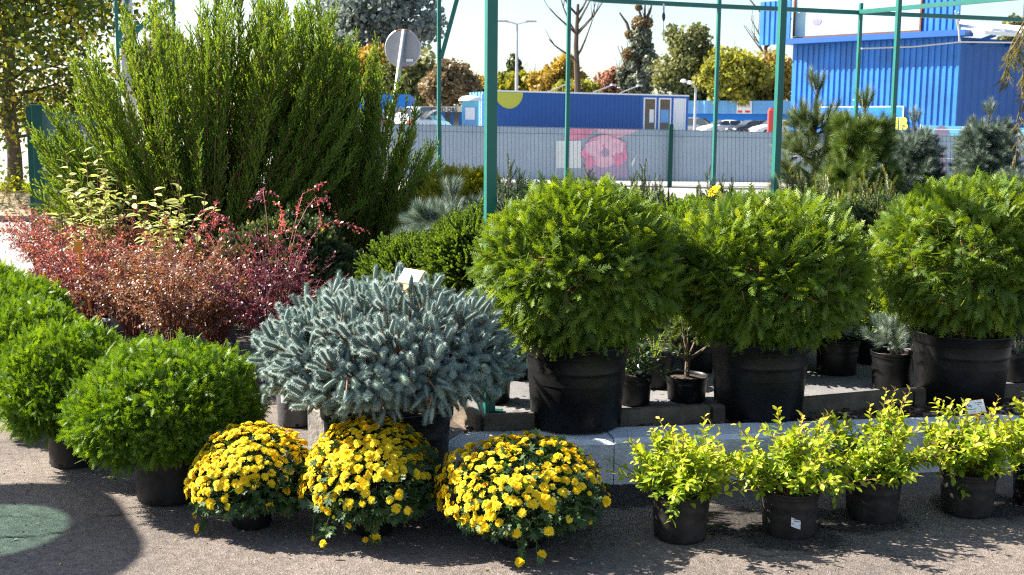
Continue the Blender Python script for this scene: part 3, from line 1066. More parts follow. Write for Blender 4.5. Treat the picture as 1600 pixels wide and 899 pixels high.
# ------------------------------------------------------------------ cars behind the fence
def car_proto(label, paint, suv, group='cars parked beyond the mesh fence'):
    o = thing('parked_car', label, 'car', group=group)
    L, W, H = (4.4, 1.82, 1.66) if suv else (4.4, 1.76, 1.46)
    # stations along x: (x, z_bottom, z_belt, z_top, half width belt, half width top)
    z = H
    st = [(-2.2, .42, .72, .80, .62, .50), (-2.12, .24, .78, .96, .80, .66), (-1.95, .2, .92, z * .78, .86, .62), (-1.62, .2, .95, z * .965, .88, .60), (-.6, .2, .95, z, .9, .64), (.35, .2, .94, z * .97, .9, .62), (1.0, .2, .93, 1.02, .89, .70), (1.75, .22, .86, .93, .84, .66), (2.08, .26, .70, .78, .74, .56), (2.2, .40, .56, .62, .58, .44)]
    vs, fs = [], []
    for x, z0, zb, zt, wb, wt in st:
        vs += [(x, -wb * .94, z0), (x, -wb, (z0 + zb) / 2), (x, -wb * .97, zb), (x, -wt, zt), (x, wt, zt), (x, wb * .97, zb), (x, wb, (z0 + zb) / 2), (x, wb * .94, z0)]
    for i in range(len(st) - 1):
        for j in range(8):
            k = (j + 1) % 8
            fs.append((i * 8 + j, i * 8 + k, (i + 1) * 8 + k, (i + 1) * 8 + j))
    fs += [tuple(range(8)), tuple(range(len(st) * 8 - 1, len(st) * 8 - 9, -1))]
    m = MB(); m.add(vs, fs)
    me_o = m.build('body', paint, o, smooth=True)
    sub = me_o.modifiers.new('round', 'SUBSURF'); sub.levels = 1; sub.render_levels = 1
    def glass(pts, name='side_window'):
        for s in (-1, 1):
            g = MB()
            g.add([(x, s * y * .97, zz) for x, y, zz in pts], [tuple(range(len(pts)))])
            g.build(name, M['glass'], o)
    hb = .90
    glass([(-1.45, hb, 1.0), (-.15, hb + .02, 1.0), (-.2, .70, z * .93), (-1.2, .70, z * .93)])
    glass([(-.05, hb + .02, 1.0), (1.0, hb, 1.0), (.42, .70, z * .92), (-.1, .70, z * .93)])
    g = MB(); g.add([(1.08, -.66, 1.04), (1.08, .66, 1.04), (.42, .55, z * .965), (.42, -.55, z * .965)], [(0, 1, 2, 3)]); g.build('windscreen', M['glass'], o)
    g = MB(); g.add([(-2.05, -.6, .98), (-2.05, .6, .98), (-1.76, .5, z * .93), (-1.76, -.5, z * .93)], [(3, 2, 1, 0)]); g.build('rear_window', M['glass'], o)
    for x in (-1.35, 1.35):
        for s in (-1, 1):
            w = MB(); w.tube([(x, s * .72, .32), (x, s * .915, .32)], .32, 20); wo = w.build('wheel', M['tyre'], o)
            r = MB(); r.tube([(x, s * .90, .32), (x, s * .925, .32)], .19, 14); r.build('rim', M['galv'], wo)
    for s in (-1, 1):
        g = MB(); g.box((-2.12, s * .66, .86), (.16, .3, .16)); g.build('tail_light', M['red'], o)
        g = MB(); g.box((2.07, s * .58, .66), (.16, .3, .13)); g.build('headlight', M['white'], o)
    return o
def put_car(o, px, Y, rz, label=None):
    p = P(px, 190, Y)
    o.location = (p.x, Y, gz(Y) + (.0))
    o.rotation_euler = (0, 0, rz)
    if label: o['label'] = label
suv = car_proto('white hatchback car seen from behind beside the leaning round sign', M['car_white'], True)
put_car(suv, 656, 56, math.radians(66))
dk = car_proto('dark car with pale rear window parked in front of the blue kiosk', M['car_dark'], False)
put_car(dk, 606, 62, math.radians(80))
sv = car_proto('silver high roofed car parked beside the container office door', M['car_silver'], True)
put_car(sv, 1092, 100, math.radians(-20))
c_ = copy_tree(dk); put_car(c_, 1177, 96, math.radians(200), 'dark car parked between two pale cars beyond the fence')
w2 = car_proto('pale car with sloping bonnet parked left of the dark car beyond the fence', M['car_white'], False)
put_car(w2, 1130, 98, math.radians(205))
c_ = copy_tree(w2); put_car(c_, 1212, 95, math.radians(200), 'pale car parked beside the red barrier block beyond the fence')

_p = P(1209, 195, 50)
o = thing('barrier_block', 'red plastic barrier block beyond the fence left of the hall', 'barrier', (_p.x, 50, gz(50)))
m = MB(); m.prism([(-.3, -.25), (.3, -.25), (.22, .25), (-.22, .25)], .0, 1.5); m.build('body', M['red'], o, bevel=.04)
m = MB(); m.box((0, 0, 1.54), (.4, .3, .07)); m.build('cap', M['red'], o)

# ------------------------------------------------------------------ mesh fence with printed screen
def fence():
    root = thing('mesh_fence', 'green wire mesh fence backed by a grey printed screen with a pink flower', 'fence')
    def top(px):   # frame line of the top edge
        return P(px, 193.5 + (px - 600) * .0215, FD(px))
    def FD(px): return 24.0 - (px - 600) * .0012
    edges = [430, 690, 865, 1049, 1240, 1440, 1650]
    edges = [430, 560, 690, 866, 1048, 1232, 1440, 1660]
    for k in range(len(edges) - 1):
        A, B = top(edges[k]), top(edges[k + 1])
        bA, bB = P(edges[k], 279 + (edges[k] - 600) * .011, FD(edges[k])), P(edges[k + 1], 279 + (edges[k + 1] - 600) * .011, FD(edges[k + 1]))
        m = MB()
        n = max(4, int((B - A).length / .078))
        for i in range(n + 1):
            q = i / n
            p, bt = A.lerp(B, q), bA.lerp(bB, q)
            m.bar((bt.x, bt.y, bt.z - .01), (p.x, p.y, p.z + .035), .007)
        for hh in (.01, .12, .99):
            p, q = A.lerp(bA, hh), B.lerp(bB, hh)
            m.bar((p.x, p.y - .012, p.z), (q.x, q.y - .012, q.z), .008)
        m.build('wire_panel', M['wire'], root)
        m = MB()
        y = .07
        N_ = 14
        rng = random.Random(k)
        wv = [rng.uniform(-.012, .012) for _ in range(N_ + 1)]
        vs, fs = [], []
        for i in range(N_ + 1):
            p, bt = A.lerp(B, i / N_), bA.lerp(bB, i / N_)
            vs += [(bt.x, bt.y + y + wv[i], bt.z), (p.x, p.y + y - wv[i], p.z)]
            if i: fs.append((2 * i - 2, 2 * i, 2 * i + 1, 2 * i - 1))
        m.add(vs, fs)
        o = m.build('printed_screen', M['screen_grey'], root)
        sol = o.modifiers.new('thickness', 'SOLIDIFY'); sol.thickness = .004; sol.offset = 1
        # printed shapes that fall on this panel: blobs as sheets a few mm in front of the screen
        def blob(poly, mm, lift):
            b = MB()
            vs = []
            for px, py in poly:
                Y = FD(px) + y - .02 - lift
                q_ = P(px, py, Y)
                vs.append(tuple(q_))
            b.add(vs, [tuple(range(len(vs)))[::-1]])
            b.build('print', mm, o)
        if k == 3:
            def circ(cx, cy, rx, ry, n=18, wob=.12, seed=0):
                r = random.Random(seed)
                return [(cx + rx * (1 + r.uniform(-wob, wob)) * math.cos(2 * math.pi * i / n), cy + ry * (1 + r.uniform(-wob, wob)) * math.sin(2 * math.pi * i / n)) for i in range(n)]
            blob([(869, 220), (908, 220), (908, 263), (869, 263)], M['print_pale'], .004)
            blob([(880, 218), (891, 201), (932, 201), (918, 215), (905, 219)], M['pink1'], .006)
            blob([(934, 202), (1000, 203), (982, 210), (962, 217), (946, 209), (934, 208)], M['pink2'], .006)
            blob(circ(945, 240, 36, 30, 22, .08, 1), M['pink1'], .009)
            blob([(910, 262), (926, 243), (972, 240), (980, 262), (984, 279), (915, 279)], M['pink3'], .012)
            blob(circ(928, 232, 14, 13, 14, .1, 2), M['pink2'], .015)
            blob(circ(960, 230, 15, 14, 14, .1, 3), M['pink2'], .0155)
            blob(circ(945, 219, 15, 8, 14, .1, 4), M['pink2'], .016)
            blob(circ(943, 250, 17, 12, 14, .1, 5), M['pink2'], .0165)
            blob(circ(922, 254, 8, 9, 12, .1, 6), M['pink1'], .018)
            blob(circ(966, 250, 8, 11, 12, .1, 7), M['pink1'], .0185)
            blob(circ(946, 239, 6, 7, 12, .15, 8), M['pink3'], .020)
            blob([(985, 256), (996, 240), (992, 252), (988, 262)], M['print_pale'], .006)
        if k == 2:
            blob([(663, 231), (678, 231), (678, 247), (667, 243)], M['lime_paint'], .004) if False else None
        if k == 5:
            blob([(1232, 236), (1240, 230), (1254, 230), (1262, 238), (1256, 246), (1240, 246)], M['print_pale'], .004)
        if k == 6:
            blob([(1446, 250), (1452, 232), (1466, 226), (1476, 240), (1480, 262), (1470, 279), (1450, 276)], M['pink3'], .004)
            blob([(1496, 228), (1512, 226), (1510, 262), (1500, 268)], M['print_pale'], .004)
            blob([(1470, 246), (1500, 248), (1500, 250), (1470, 248)], M['white'], .007)
            blob([(1565, 252), (1600, 254), (1600, 257), (1565, 255)], M['white'], .007)
    for px in (430, 1048, 1301, 1660):
        A = top(px)
        zb = gz(A.y) - .1
        m = MB()
        m.box((A.x, A.y - .06, (zb + A.z + .11) / 2), (.085, .07, A.z + .11 - zb))
        m.build('post', M['dark_green_steel'], root)
    # low concrete plinth under the panels
    m = MB()
    a, b = P(400, 290, 24.4), P(1700, 300, 22.8)
    t = Vector((b.x - a.x, b.y - a.y)).normalized(); n = Vector((t.y, -t.x))
    zt = P(800, 283, 23.8).z
    m.prism([(a.x, a.y + .05), (b.x, b.y + .05), (b.x, b.y + .25), (a.x, a.y + .25)], -.1, zt - .05)
    m.build('plinth', M['pale_road'], root)
fence()

def banner():
    # cyan banner on a frame in front of the hall
    a, b = P(1441, 200, 27.5), P(1640, 203, 26.5)
    z1a, z1b = P(1441, 196, 27.5).z, P(1640, 201, 26.5).z
    root = thing('banner', 'light blue printed banner in front of the hall with white triangle', 'banner')
    m = MB()
    zg = gz(27)
    m.add([(a.x, a.y, zg + .3), (b.x, b.y, zg + .3), (b.x, b.y, z1b), (a.x, a.y, z1a), (a.x, a.y + .02, zg + .3), (b.x, b.y + .02, zg + .3), (b.x, b.y + .02, z1b), (a.x, a.y + .02, z1a)], [(0, 1, 2, 3), (7, 6, 5, 4), (3, 2, 6, 7), (0, 3, 7, 4)])
    m.build('cloth', M['banner_cyan'], root)
    def sheet(name, poly, mm, lift):
        q = MB()
        vs = []
        for px, py in poly:
            f = (px - 1441) / 199
            vs.append(tuple(P(px, py, 27.5 - f - lift)))
        q.add(vs, [tuple(range(len(vs)))[::-1]])
        q.build(name, mm, root)
    sheet('printed_circle', [(1471 + 12 * math.cos(i * .314), 211 + 14 * math.sin(i * .314)) for i in range(20)], M['mauve'], .012)
    sheet('printed_triangle', [(1577, 212), (1586, 196), (1596, 213)], M['white'], .012)
    sheet('printed_line', [(1447, 201.3), (1640, 205), (1640, 206), (1447, 202.3)], M['white'], .016)
    sheet('printed_block', [(1503, 198), (1509, 198), (1509, 202), (1530, 202), (1530, 210), (1503, 209)], M['white'], .02)
    m = MB()
    for px in (1441, 1540, 1640):
        p = P(px, 200, 27.5 - (px - 1441) / 199)
        m.bar((p.x, p.y + .06, zg - .05), (p.x, p.y + .06, z1a + .02), .05)
    m.build('frame', M['galv'], root)
banner()

# ------------------------------------------------------------------ lamp columns, sign, poles
def lamp_double(px, Y, top_y, arm_px, label, pole_r):
    p = P(px, top_y, Y)
    o = thing('street_lamp', label, 'street lamp', (p.x, Y, gz(Y)), group='street lamps over the car park')
    h = p.z - gz(Y)
    m = MB(); m.tube([(0, 0, 0), (0, 0, h)], [pole_r * 1.4, pole_r * .7], 8); m.build('pole', M['galv'], o)
    w = arm_px / FPX * Y
    for s in (-1, 1):
        m = MB(); m.tube([(0, 0, h), (s * w * .5, 0, h + w * .14), (s * w, 0, h + w * .22)], pole_r * .5, 6); a = m.build('arm', M['galv'], o)
        m = MB(); m.box((s * (w + .2), 0, h + w * .25), (.7 if Y > 60 else .35, .25, .1)); m.build('lamp_head', M['galv'], a)
lamp_double(808, 78, 38, 17, 'tall slim double armed street lamp above the container', .10)
def lamp_curved():
    Y = 90
    p = P(1087, 140, Y)
    o = thing('street_lamp', 'short curved street lamp with twin globes by the container end', 'street lamp', (p.x, Y, gz(Y)), group='street lamps over the car park')
    h = P(1087, 132, Y).z - gz(Y)
    m = MB(); m.tube([(0, 0, 0), (0, 0, h * .92), (-.18, 0, h), (-.45, 0, h + .12)], [.1, .09, .075, .07], 8); m.build('pole', M['galv'], o)
    for dx, dz in ((-.48, .12), (-.95, .24)):
        m = MB(); m.lathe([(0, -.15), (.21, -.09), (.24, .03), (.15, .13), (0, .15)], 12, (dx, 0, h + dz)); m.build('lamp_head', M['white'], o, smooth=True)
    m = MB(); m.tube([(-.45, 0, h + .15), (-.95, 0, h + .3)], .045, 6); m.build('arm', M['galv'], o)
lamp_curved()
def grey_pole():
    Y = 30
    p = P(198, 0, Y)
    o = thing('concrete_pole', 'grey concrete lighting pole rising behind the juniper at upper left', 'pole', (p.x, Y, gz(Y)))
    m = MB(); m.tube([(0, 0, 0), (0, 0, 9)], [.16, .11], 12); m.build('shaft', M['galv'], o, smooth=True)
    m = MB(); m.tube([(0, 0, P(198, 78, Y).z - gz(Y) - .9), (0, 0, P(198, 78, Y).z - gz(Y))], .24, 12); m.build('collar', M['sign_back'], o)
grey_pole()
def round_sign():
    Y = 14.5
    top, c, bot = P(629, 46, Y), P(628, 76, Y), P(611, 200, Y)
    ax = (c - bot).normalized()
    base = bot + ax * ((gz(Y) - bot.z) / ax.z)
    o = thing('road_sign', 'round grey road sign seen from behind on a leaning pole', 'road sign', base)
    L = (top - base).length
    m = MB(); m.tube([(0, 0, 0), tuple(ax * L)], .03, 10); m.build('pole', M['galv'], o, smooth=True)
    r = 28.5 / FPX * Y
    ctr = c - base
    nrmv = Vector((0.25, 1, .05)).normalized()
    a = Vector((1, -.25, 0)).normalized(); b = nrmv.cross(a).normalized()
    def disc(rr, y, th, n=48):
        vs = []
        for off in (y, y + th):
            for i in range(n):
                q = 2 * math.pi * i / n
                vs.append(tuple(ctr + a * rr * math.cos(q) + b * rr * math.sin(q) + nrmv * off))
        return vs, [tuple(range(n)), tuple(range(2 * n - 1, n - 1, -1))] + [(i, n + i, n + (i + 1) % n, (i + 1) % n) for i in range(n)]
    m = MB(); m.add(*disc(r, .035, .012)); m.build('plate', M['sign_back'], o)
    m = MB()
    for i in range(48):
        q, q2 = 2 * math.pi * i / 48, 2 * math.pi * (i + 1) / 48
        up = abs(math.sin((q + q2) / 2)) > .93
        p0, p1 = ctr + (a * math.cos(q) + b * math.sin(q)) * r + nrmv * .038, ctr + (a * math.cos(q2) + b * math.sin(q2)) * r + nrmv * .038
        m.tube([p0, p1], .009, 5, False, 1 if up else 0)
    m.build('rim', [M['galv'], M['rust']], o)
    m = MB(); q = ctr + a * r * .42 - b * r * .0 + Vector((0, .028, -r * .62))
    m.add([tuple(q + a * x + b * y) for x, y in ((-.045, -.016), (.045, -.016), (.045, .016), (-.045, .016))], [(0, 1, 2, 3)]); m.build('sticker', M['white'], o)
round_sign()

# ------------------------------------------------------------------ green steel frame over the plants
def steel_frame():
    root = thing('steel_frame', 'open green steel tube frame standing over the plants', 'steel frame')
    H = 3.05
    def post(px, py, Y, w, zt=H, name='post', m_=None):
        p = P(px, py, Y)
        m = MB(); m.box((p.x, Y, (.19 + zt) / 2), (w, w, zt - .19), .30)
        m.build(name, m_ or M['green_steel'], root, bevel=.003)
        return p.x, Y
    def beam(a, b, w, name='beam'):
        m = MB(); m.bar(a, b, w); m.build(name, M['green_steel'], root)
    p770 = post(766, 300, 5.12, .048)
    p1220 = post(1217, 150, 8.3, .048)
    p1400 = post(1397, 150, 11.2, .042)
    p690 = post(686, 150, 13.0, .040, 3.35)
    p890 = post(887, 150, 13.5, .042)
    p1125 = post(1119, 150, 14.0, .042)
    p1345 = post(1341, 100, 14.6, .042)
    p185 = post(183, 50, 14.5, .04, 3.6)
    p272 = post(271, 20, 15.0, .04, 3.6)
    z = lambda px, py, Y: P(px, py, Y).z
    # far top rail
    def pt(px, py, Y):
        q = P(px, py, Y); return (q.x, q.y, q.z)
    hz = [pt(940, 1, 13.6), pt(1122, 10, 14.0), pt(1343, 20, 14.6), pt(1640, 33, 15.4)]
    for a, b in zip(hz[:-1], hz[1:]):
        beam(a, b, .05)
    beam((p690[0], p690[1], H + .1), hz[0], .05)
    beam(pt(1343, 19, 14.58), pt(1640, -8, 12.4), .05)
    beam((p770[0], p770[1], H), (p1220[0], p1220[1], H), .055)
    beam((p1220[0], p1220[1], H), (p1400[0], p1400[1], H), .055)
    beam((p770[0], p770[1], H), (p690[0], p690[1], H + .12), .05)
    # braces
    beam(pt(689, 92, 12.97), pt(722, -30, 12.97), .045, 'brace')
    beam(pt(186, 74, 14.46), pt(300, -32, 14.46), .05, 'brace')
    beam(pt(186, 66, 14.5), pt(208, -40, 14.5), .04, 'brace')
    beam((p185[0], p185[1], 3.55), (p690[0], p690[1], 3.3), .05)
    # foot plate on the thick post
    m = MB(); m.box((p770[0], p770[1], .206), (.13, .13, .01)); m.build('base_plate', M['dark_green_steel'], root)
    # hanging cable with turnbuckle, and slack white rope
    o = thing('hanging_cable', 'thin cable with a small turnbuckle hanging from the green top rail', 'cable', pt(1037, 6, 13.75))
    def rel(px, py, Y=13.75):
        q = P(px, py, Y) - Vector(o.location); return tuple(q)
    m = MB(); m.tube([(0, 0, 0), rel(1037, 22)], .012, 5); m.tube([rel(1037, 32), rel(1036, 48), rel(1036, 64)], .006, 5); m.build('wire', M['galv'], o)
    m = MB(); m.tube([rel(1037, 20), rel(1037, 24), rel(1037, 28), rel(1037, 33)], [.012, .02, .02, .01], 8); m.build('turnbuckle', M['ink'], o)
    m = MB()
    a, b, c, d = Vector(pt(1346, 76, 14.5)), Vector(pt(1499, 66, 16.0)), Vector(pt(1700, 68, 16.5)), Vector(pt(1497, 20, 15.0))
    m.tube([a, a.lerp(b, .5) - Vector((0, 0, .02)), b], .01, 5)
    m.tube([b, c], .01, 5)
    m.tube([b, d], .01, 5)
    m.tube([b + Vector((.015, 0, 0)), d + Vector((-.04, 0, .02))], .008, 5)
    tag(m.build('white_rope', M['rope']), 'white rope strung between green posts across the hall front', 'rope')
steel_frame()

def gate():
    root = thing('gate', 'dark green gate post pair with a wire mesh panel at left', 'gate')
    Y = 12.0
    a, b = P(65, 280, Y), P(51, 280, Y + .15)
    m = MB(); m.box((a.x, Y, (P(65, 164, Y).z) / 2), (.105, .105, P(65, 164, Y).z)); m.build('gate_post', M['dark_green_steel'], root, bevel=.005)
    m = MB(); m.box((b.x, Y + .15, (P(51, 166, Y + .15).z) / 2), (.055, .055, P(51, 166, Y + .15).z)); m.build('gate_stile', M['dark_green_steel'], root, bevel=.004)
    m = MB(); m.box(((a.x + b.x) / 2, Y + .06, P(60, 205, Y).z), (.12, .05, .05)); m.build('hinge', M['rust'], root)
    c = P(97, 200, 15.0); d = P(150, 200, 19.0)
    A = Vector((a.x + .05, Y + .05, 0)); C = Vector((c.x, c.y, 0)); D_ = Vector((d.x, d.y, 0))
    for name, A_, B_ in (('mesh_panel', A, C), ('mesh_panel', C, D_)):
        m = MB()
        n = int((B_ - A_).length / .06)
        for i in range(n + 1):
            q = A_.lerp(B_, i / n); m.bar((q.x, q.y, .1), (q.x, q.y, 1.62), .004)
        for z in (.15, .6, .66, 1.1, 1.16, 1.42, 1.58):
            m.bar((A_.x, A_.y, z), (B_.x, B_.y, z), .009)
        m.build(name, M['wire'], root)
        m = MB(); m.bar((B_.x, B_.y, 0), (B_.x, B_.y, 1.68), .055); m.build('post', M['dark_green_steel'], root)
gate()

# ------------------------------------------------------------------ trees
def limb(m, p, d, L, r, depth, rng, ends, spread=.5, up=.15, segs=4, kids=(2, 4), gnarl=.12):
    pts, rad = [p.copy()], [r]
    q = p.copy(); dd = d.copy()
    for i in range(segs):
        dd = (dd + Vector((rng.uniform(-gnarl, gnarl), rng.uniform(-gnarl, gnarl), rng.uniform(-gnarl * .5, gnarl * .5) + up * .3))).normalized()
        q = q + dd * L / segs
        pts.append(q.copy()); rad.append(r * (1 - .6 * (i + 1) / segs))
    m.tube(pts, rad, 6 if depth > 1 else 4, False)
    if depth <= 0:
        ends.append(q); return
    for k in range(rng.randint(*kids)):
        i = rng.randint(max(1, segs // 2), segs)
        az = rng.uniform(0, 2 * math.pi)
        side = dd.orthogonal().normalized()
        side.rotate(Matrix.Rotation(az, 3, dd))
        nd = (dd * (1 - spread) + side * spread + Vector((0, 0, up))).normalized()
        limb(m, pts[i], nd, L * rng.uniform(.55, .8), rad[i] * .7, depth - 1, rng, ends, spread, up, segs, kids, gnarl)
    ends.append(q)

CLASS_LEAF = (np.array([(-.5, 0, .05), (0, -.5, 0), (.5, 0, .05), (0, .5, 0)]), np.array([(0, 1, 2, 3)]), np.zeros(4))
def far_tree(name, label, px, top_y, half_w_px, Y, m_leaf, seed, n=3600, leaf=.42, shape='round', base_y=170, trunk_r=.34, cat='tree', gap=.0, lumps=60):
    rng = np.random.default_rng(seed)
    pr = random.Random(seed)
    zg = gz(Y)
    top = P(px, top_y, Y)
    H = top.z - zg
    W = half_w_px * 1.18 / FPX * Y
    o = thing(name, label, cat, (top.x, Y, zg), group='trees beyond the car park')
    m = MB(); ends = []
    limb(m, Vector((0, 0, -.2)), Vector((0, 0, 1)), H * .6, trunk_r, 2, pr, ends, .45, .35, 5, (3, 5))
    m.build('trunk', M['dark_bark'], o)
    # lumps of leaves through the crown volume
    zb = max(H * .12, P(px, base_y, Y).z - zg - .5)
    cz, rz_ = (H + zb) / 2, (H - zb) / 2
    d = sphere_dirs(rng, lumps) * (rng.uniform(.25, 1, (lumps, 1)) ** .5)
    c = d * np.array([W * .82, W * .6, rz_ * .84]) + np.array([0, 0, cz])
    if shape == 'cone':
        c[:, :2] *= np.clip((H - c[:, 2:3]) / (H - zb) * 1.5, .15, 1)
    if shape == 'spire':
        c[:, :2] *= np.where(c[:, 2:3] > cz + rz_ * .1, .42, 1.0)
    rr = rng.uniform(.16, .36, lumps) * min(W, rz_) * (1.0 if shape != 'spire' else .75)
    n = int(n * 2.2)
    leaf = leaf * .72
    i = rng.integers(0, lumps, n)
    off = sphere_dirs(rng, n) * (rng.uniform(.1, 1.25, (n, 1)) ** .6) * rr[i][:, None]
    pos = c[i] + off
    tint = rng.uniform(-.2, .2, lumps)[i]
    g = Geo()
    dirs = sphere_dirs(rng, n)
    g.scatter(CLASS_LEAF, pos, frames(dirs, rng.uniform(-3, 3, n)), leaf * rng.uniform(.5, 1.3, n), np.clip(.5 + tint + rng.normal(0, .17, n), 0, 1))
    g.build('crown', m_leaf, o)
    return o
TL = {
 'olive': leafmat('leaf_olive', [(0, (.06, .08, .03)), (.5, (.16, .18, .075)), (1, (.34, .32, .12))], .35, (1.1, 1.1, .6)),
 'gold': leafmat('leaf_gold', [(0, (.16, .13, .035)), (.5, (.40, .29, .06)), (1, (.62, .44, .08))], .4, (1.1, 1.0, .6)),
 'lime': leafmat('leaf_lime', [(0, (.10, .12, .03)), (.5, (.29, .30, .05)), (1, (.55, .47, .06))], .4, (1.1, 1.1, .5)),
 'rust': leafmat('leaf_rust', [(0, (.18, .09, .06)), (.5, (.40, .21, .15)), (1, (.52, .32, .22))], .35, (1.1, 1.0, .8)),
 'brown': leafmat('leaf_brown', [(0, (.09, .075, .05)), (.5, (.22, .17, .10)), (1, (.36, .26, .13))], .3, (1.1, 1.0, .7)),
 'grey': leafmat('leaf_greygreen', [(0, (.08, .10, .085)), (.5, (.17, .20, .15)), (1, (.30, .32, .23))], .3, (1.1, 1.1, .8)),
 'dark': leafmat('leaf_darkgreen', [(0, (.03, .055, .035)), (.5, (.08, .115, .06)), (1, (.17, .20, .09))], .3),
 'haze': leafmat('leaf_haze', [(0, (.13, .17, .17)), (.5, (.24, .29, .27)), (1, (.36, .40, .36))], .3, (1.05, 1.05, .9)),  # distance haze is put into these pale leaf tones
}
far = [
 ('poplar_tree', 'tall hazy grey green poplar rising behind the round sign', 590, -90, 96, 110, 'haze', 1, 7000, .62, 'round', 128),
 ('autumn_tree', 'orange gold tree seen behind the round sign pole', 560, 62, 62, 84, 'gold', 2, 4200, .42, 'round', 165),
 ('leafy_tree', 'olive green tree right of the round sign', 640, 74, 46, 82, 'olive', 3, 3600, .42, 'round', 170),
 ('leafy_tree', 'brownish bushy tree directly behind the thin green post with the brace', 705, 96, 46, 78, 'brown', 4, 3600, .4, 'round', 170),
 ('autumn_tree', 'small yellowish tree between the thin braced post and the thick post', 748, 118, 26, 88, 'gold', 5, 1600, .4, 'round', 160),
 ('pine_tree', 'small dark tree directly behind the tall slim street lamp', 804, 82, 22, 96, 'dark', 6, 2200, .42, 'spire', 150),
 ('leafy_tree', 'low yellow green tree above the left part of the blue container', 812, 112, 44, 86, 'lime', 7, 2600, .4, 'round', 160),
 ('autumn_tree', 'ochre tree around the foot of the bare tree', 878, 86, 46, 84, 'gold', 8, 3600, .4, 'round', 160),
 ('leafy_tree', 'low bright green yellow tree above the middle of the container', 900, 122, 42, 80, 'lime', 9, 2400, .38, 'round', 165),
 ('red_tree', 'small pinkish red tree left of the mistletoe tree', 962, 102, 28, 82, 'rust', 10, 2200, .36, 'round', 165),
 ('willow_tree', 'grey green tall tree whose narrow top carries mistletoe balls', 1003, 22, 36, 80, 'grey', 11, 4200, .36, 'spire', 165),
 ('willow_tree', 'big drooping olive green willow above the container office end', 1072, 34, 48, 74, 'olive', 12, 5200, .34, 'round', 165),
 ('maple_tree', 'yellow green maple above the low blue kiosk row', 1146, 72, 58, 72, 'lime', 13, 4600, .36, 'round', 165),
 ('maple_tree', 'golden maple close to the left corner of the hall', 1206, 84, 36, 74, 'gold', 14, 3000, .36, 'round', 165),
 ('leafy_tree', 'dark olive tree whose tip shows over the hall roof at far right', 1592, 8, 26, 60, 'olive', 15, 1800, .3, 'round', 120),
 ('leafy_tree', 'pale olive tree faintly seen behind the juniper tops at upper left', 258, 30, 42, 90, 'olive', 16, 2200, .5, 'round', 160),
 ('leafy_tree', 'wide olive tree behind the left juniper and the blue kiosk', 440, 92, 90, 92, 'lime', 17, 3800, .5, 'round', 170),
]
for a in far:
    nm, lab, px, ty, hw, Y, mk, sd, n, lf, shp, by = a
    Y, lf = Y * 1.6, lf * 1.6
    far_tree(nm, lab, px, ty, hw, Y, TL[mk], sd, n, lf, shp, by)
# mistletoe clumps in the tall tree's top and in bare wood
def bare_tree(px, top_y, Y, label, seed, lean=0.0, r=.42):
    p = P(px, top_y, Y); zg = gz(Y)
    o = thing('bare_tree', label, 'tree', (p.x, Y, zg), group='trees beyond the car park')
    H = p.z - zg
    pr = random.Random(seed)
    m = MB(); ends = []
    m.tube([(0, 0, -.2), (.1 + lean, 0, H * .3), (-.15 + lean, 0, H * .55), (lean, 0, H * .8)], [r, r * .8, r * .6, r * .35], 8, False)
    m.build('trunk', M['dark_bark'], o)
    m = MB()
    for k in range(9):
        z = H * pr.uniform(.38, .78)
        s = -1 if k % 2 else 1
        limb(m, Vector((lean - .05, 0, z)), Vector((s * pr.uniform(.35, .9), pr.uniform(-.4, .4), pr.uniform(.5, 1.0))).normalized(), H * pr.uniform(.16, .28), r * .32, 1, pr, ends, .4, .3, 4, (1, 2), .14)
    m.build('branches', M['dark_bark'], o)
bare_tree(904, -45, 122, 'bare leafless tree with forked grey limbs above the container', 3)
bare_tree(1203, -40, 122, 'thin leafless tree left of the hall corner', 5, 0, .30)
def mistletoe():
    t = [o for o in bpy.data.objects if o.get('label', '').startswith('grey green tall tree whose')][0]
    rng = np.random.default_rng(4)
    Y = 128
    m = MB()
    pr = random.Random(2); e = []
    for a, b in (((1001, 50), (1008, 6)), ((1001, 45), (996, 8)), ((985, 55), (968, 20)), ((1004, 40), (1020, 2))):
        A, B = P(*a, Y) - t.location, P(*b, Y) - t.location
        m.tube([A, A.lerp(B, .5) + Vector((.2, 0, .1)), B], [.22, .16, .08], 5, False)
    m.build('top_branches', M['dark_bark'], t)
    g = Geo()
    for px, py, r in ((998, 12, 5), (999, 38, 13), (1012, 36, 8), (983, 54, 6), (1003, 60, 10), (982, 85, 10)):
        c = P(px, py, Y) - t.location
        n = 500
        pos = np.array(c)[None] + sphere_dirs(rng, n) * (rng.uniform(.3, 1, (n, 1)) ** .5) * r / FPX * Y
        g.scatter(CLASS_LEAF, pos, frames(sphere_dirs(rng, n), rng.uniform(-3, 3, n)), rng.uniform(.19, .4, n), rng.uniform(.3, .9, n))
    g.build('mistletoe', TL['brown'], t)
mistletoe()

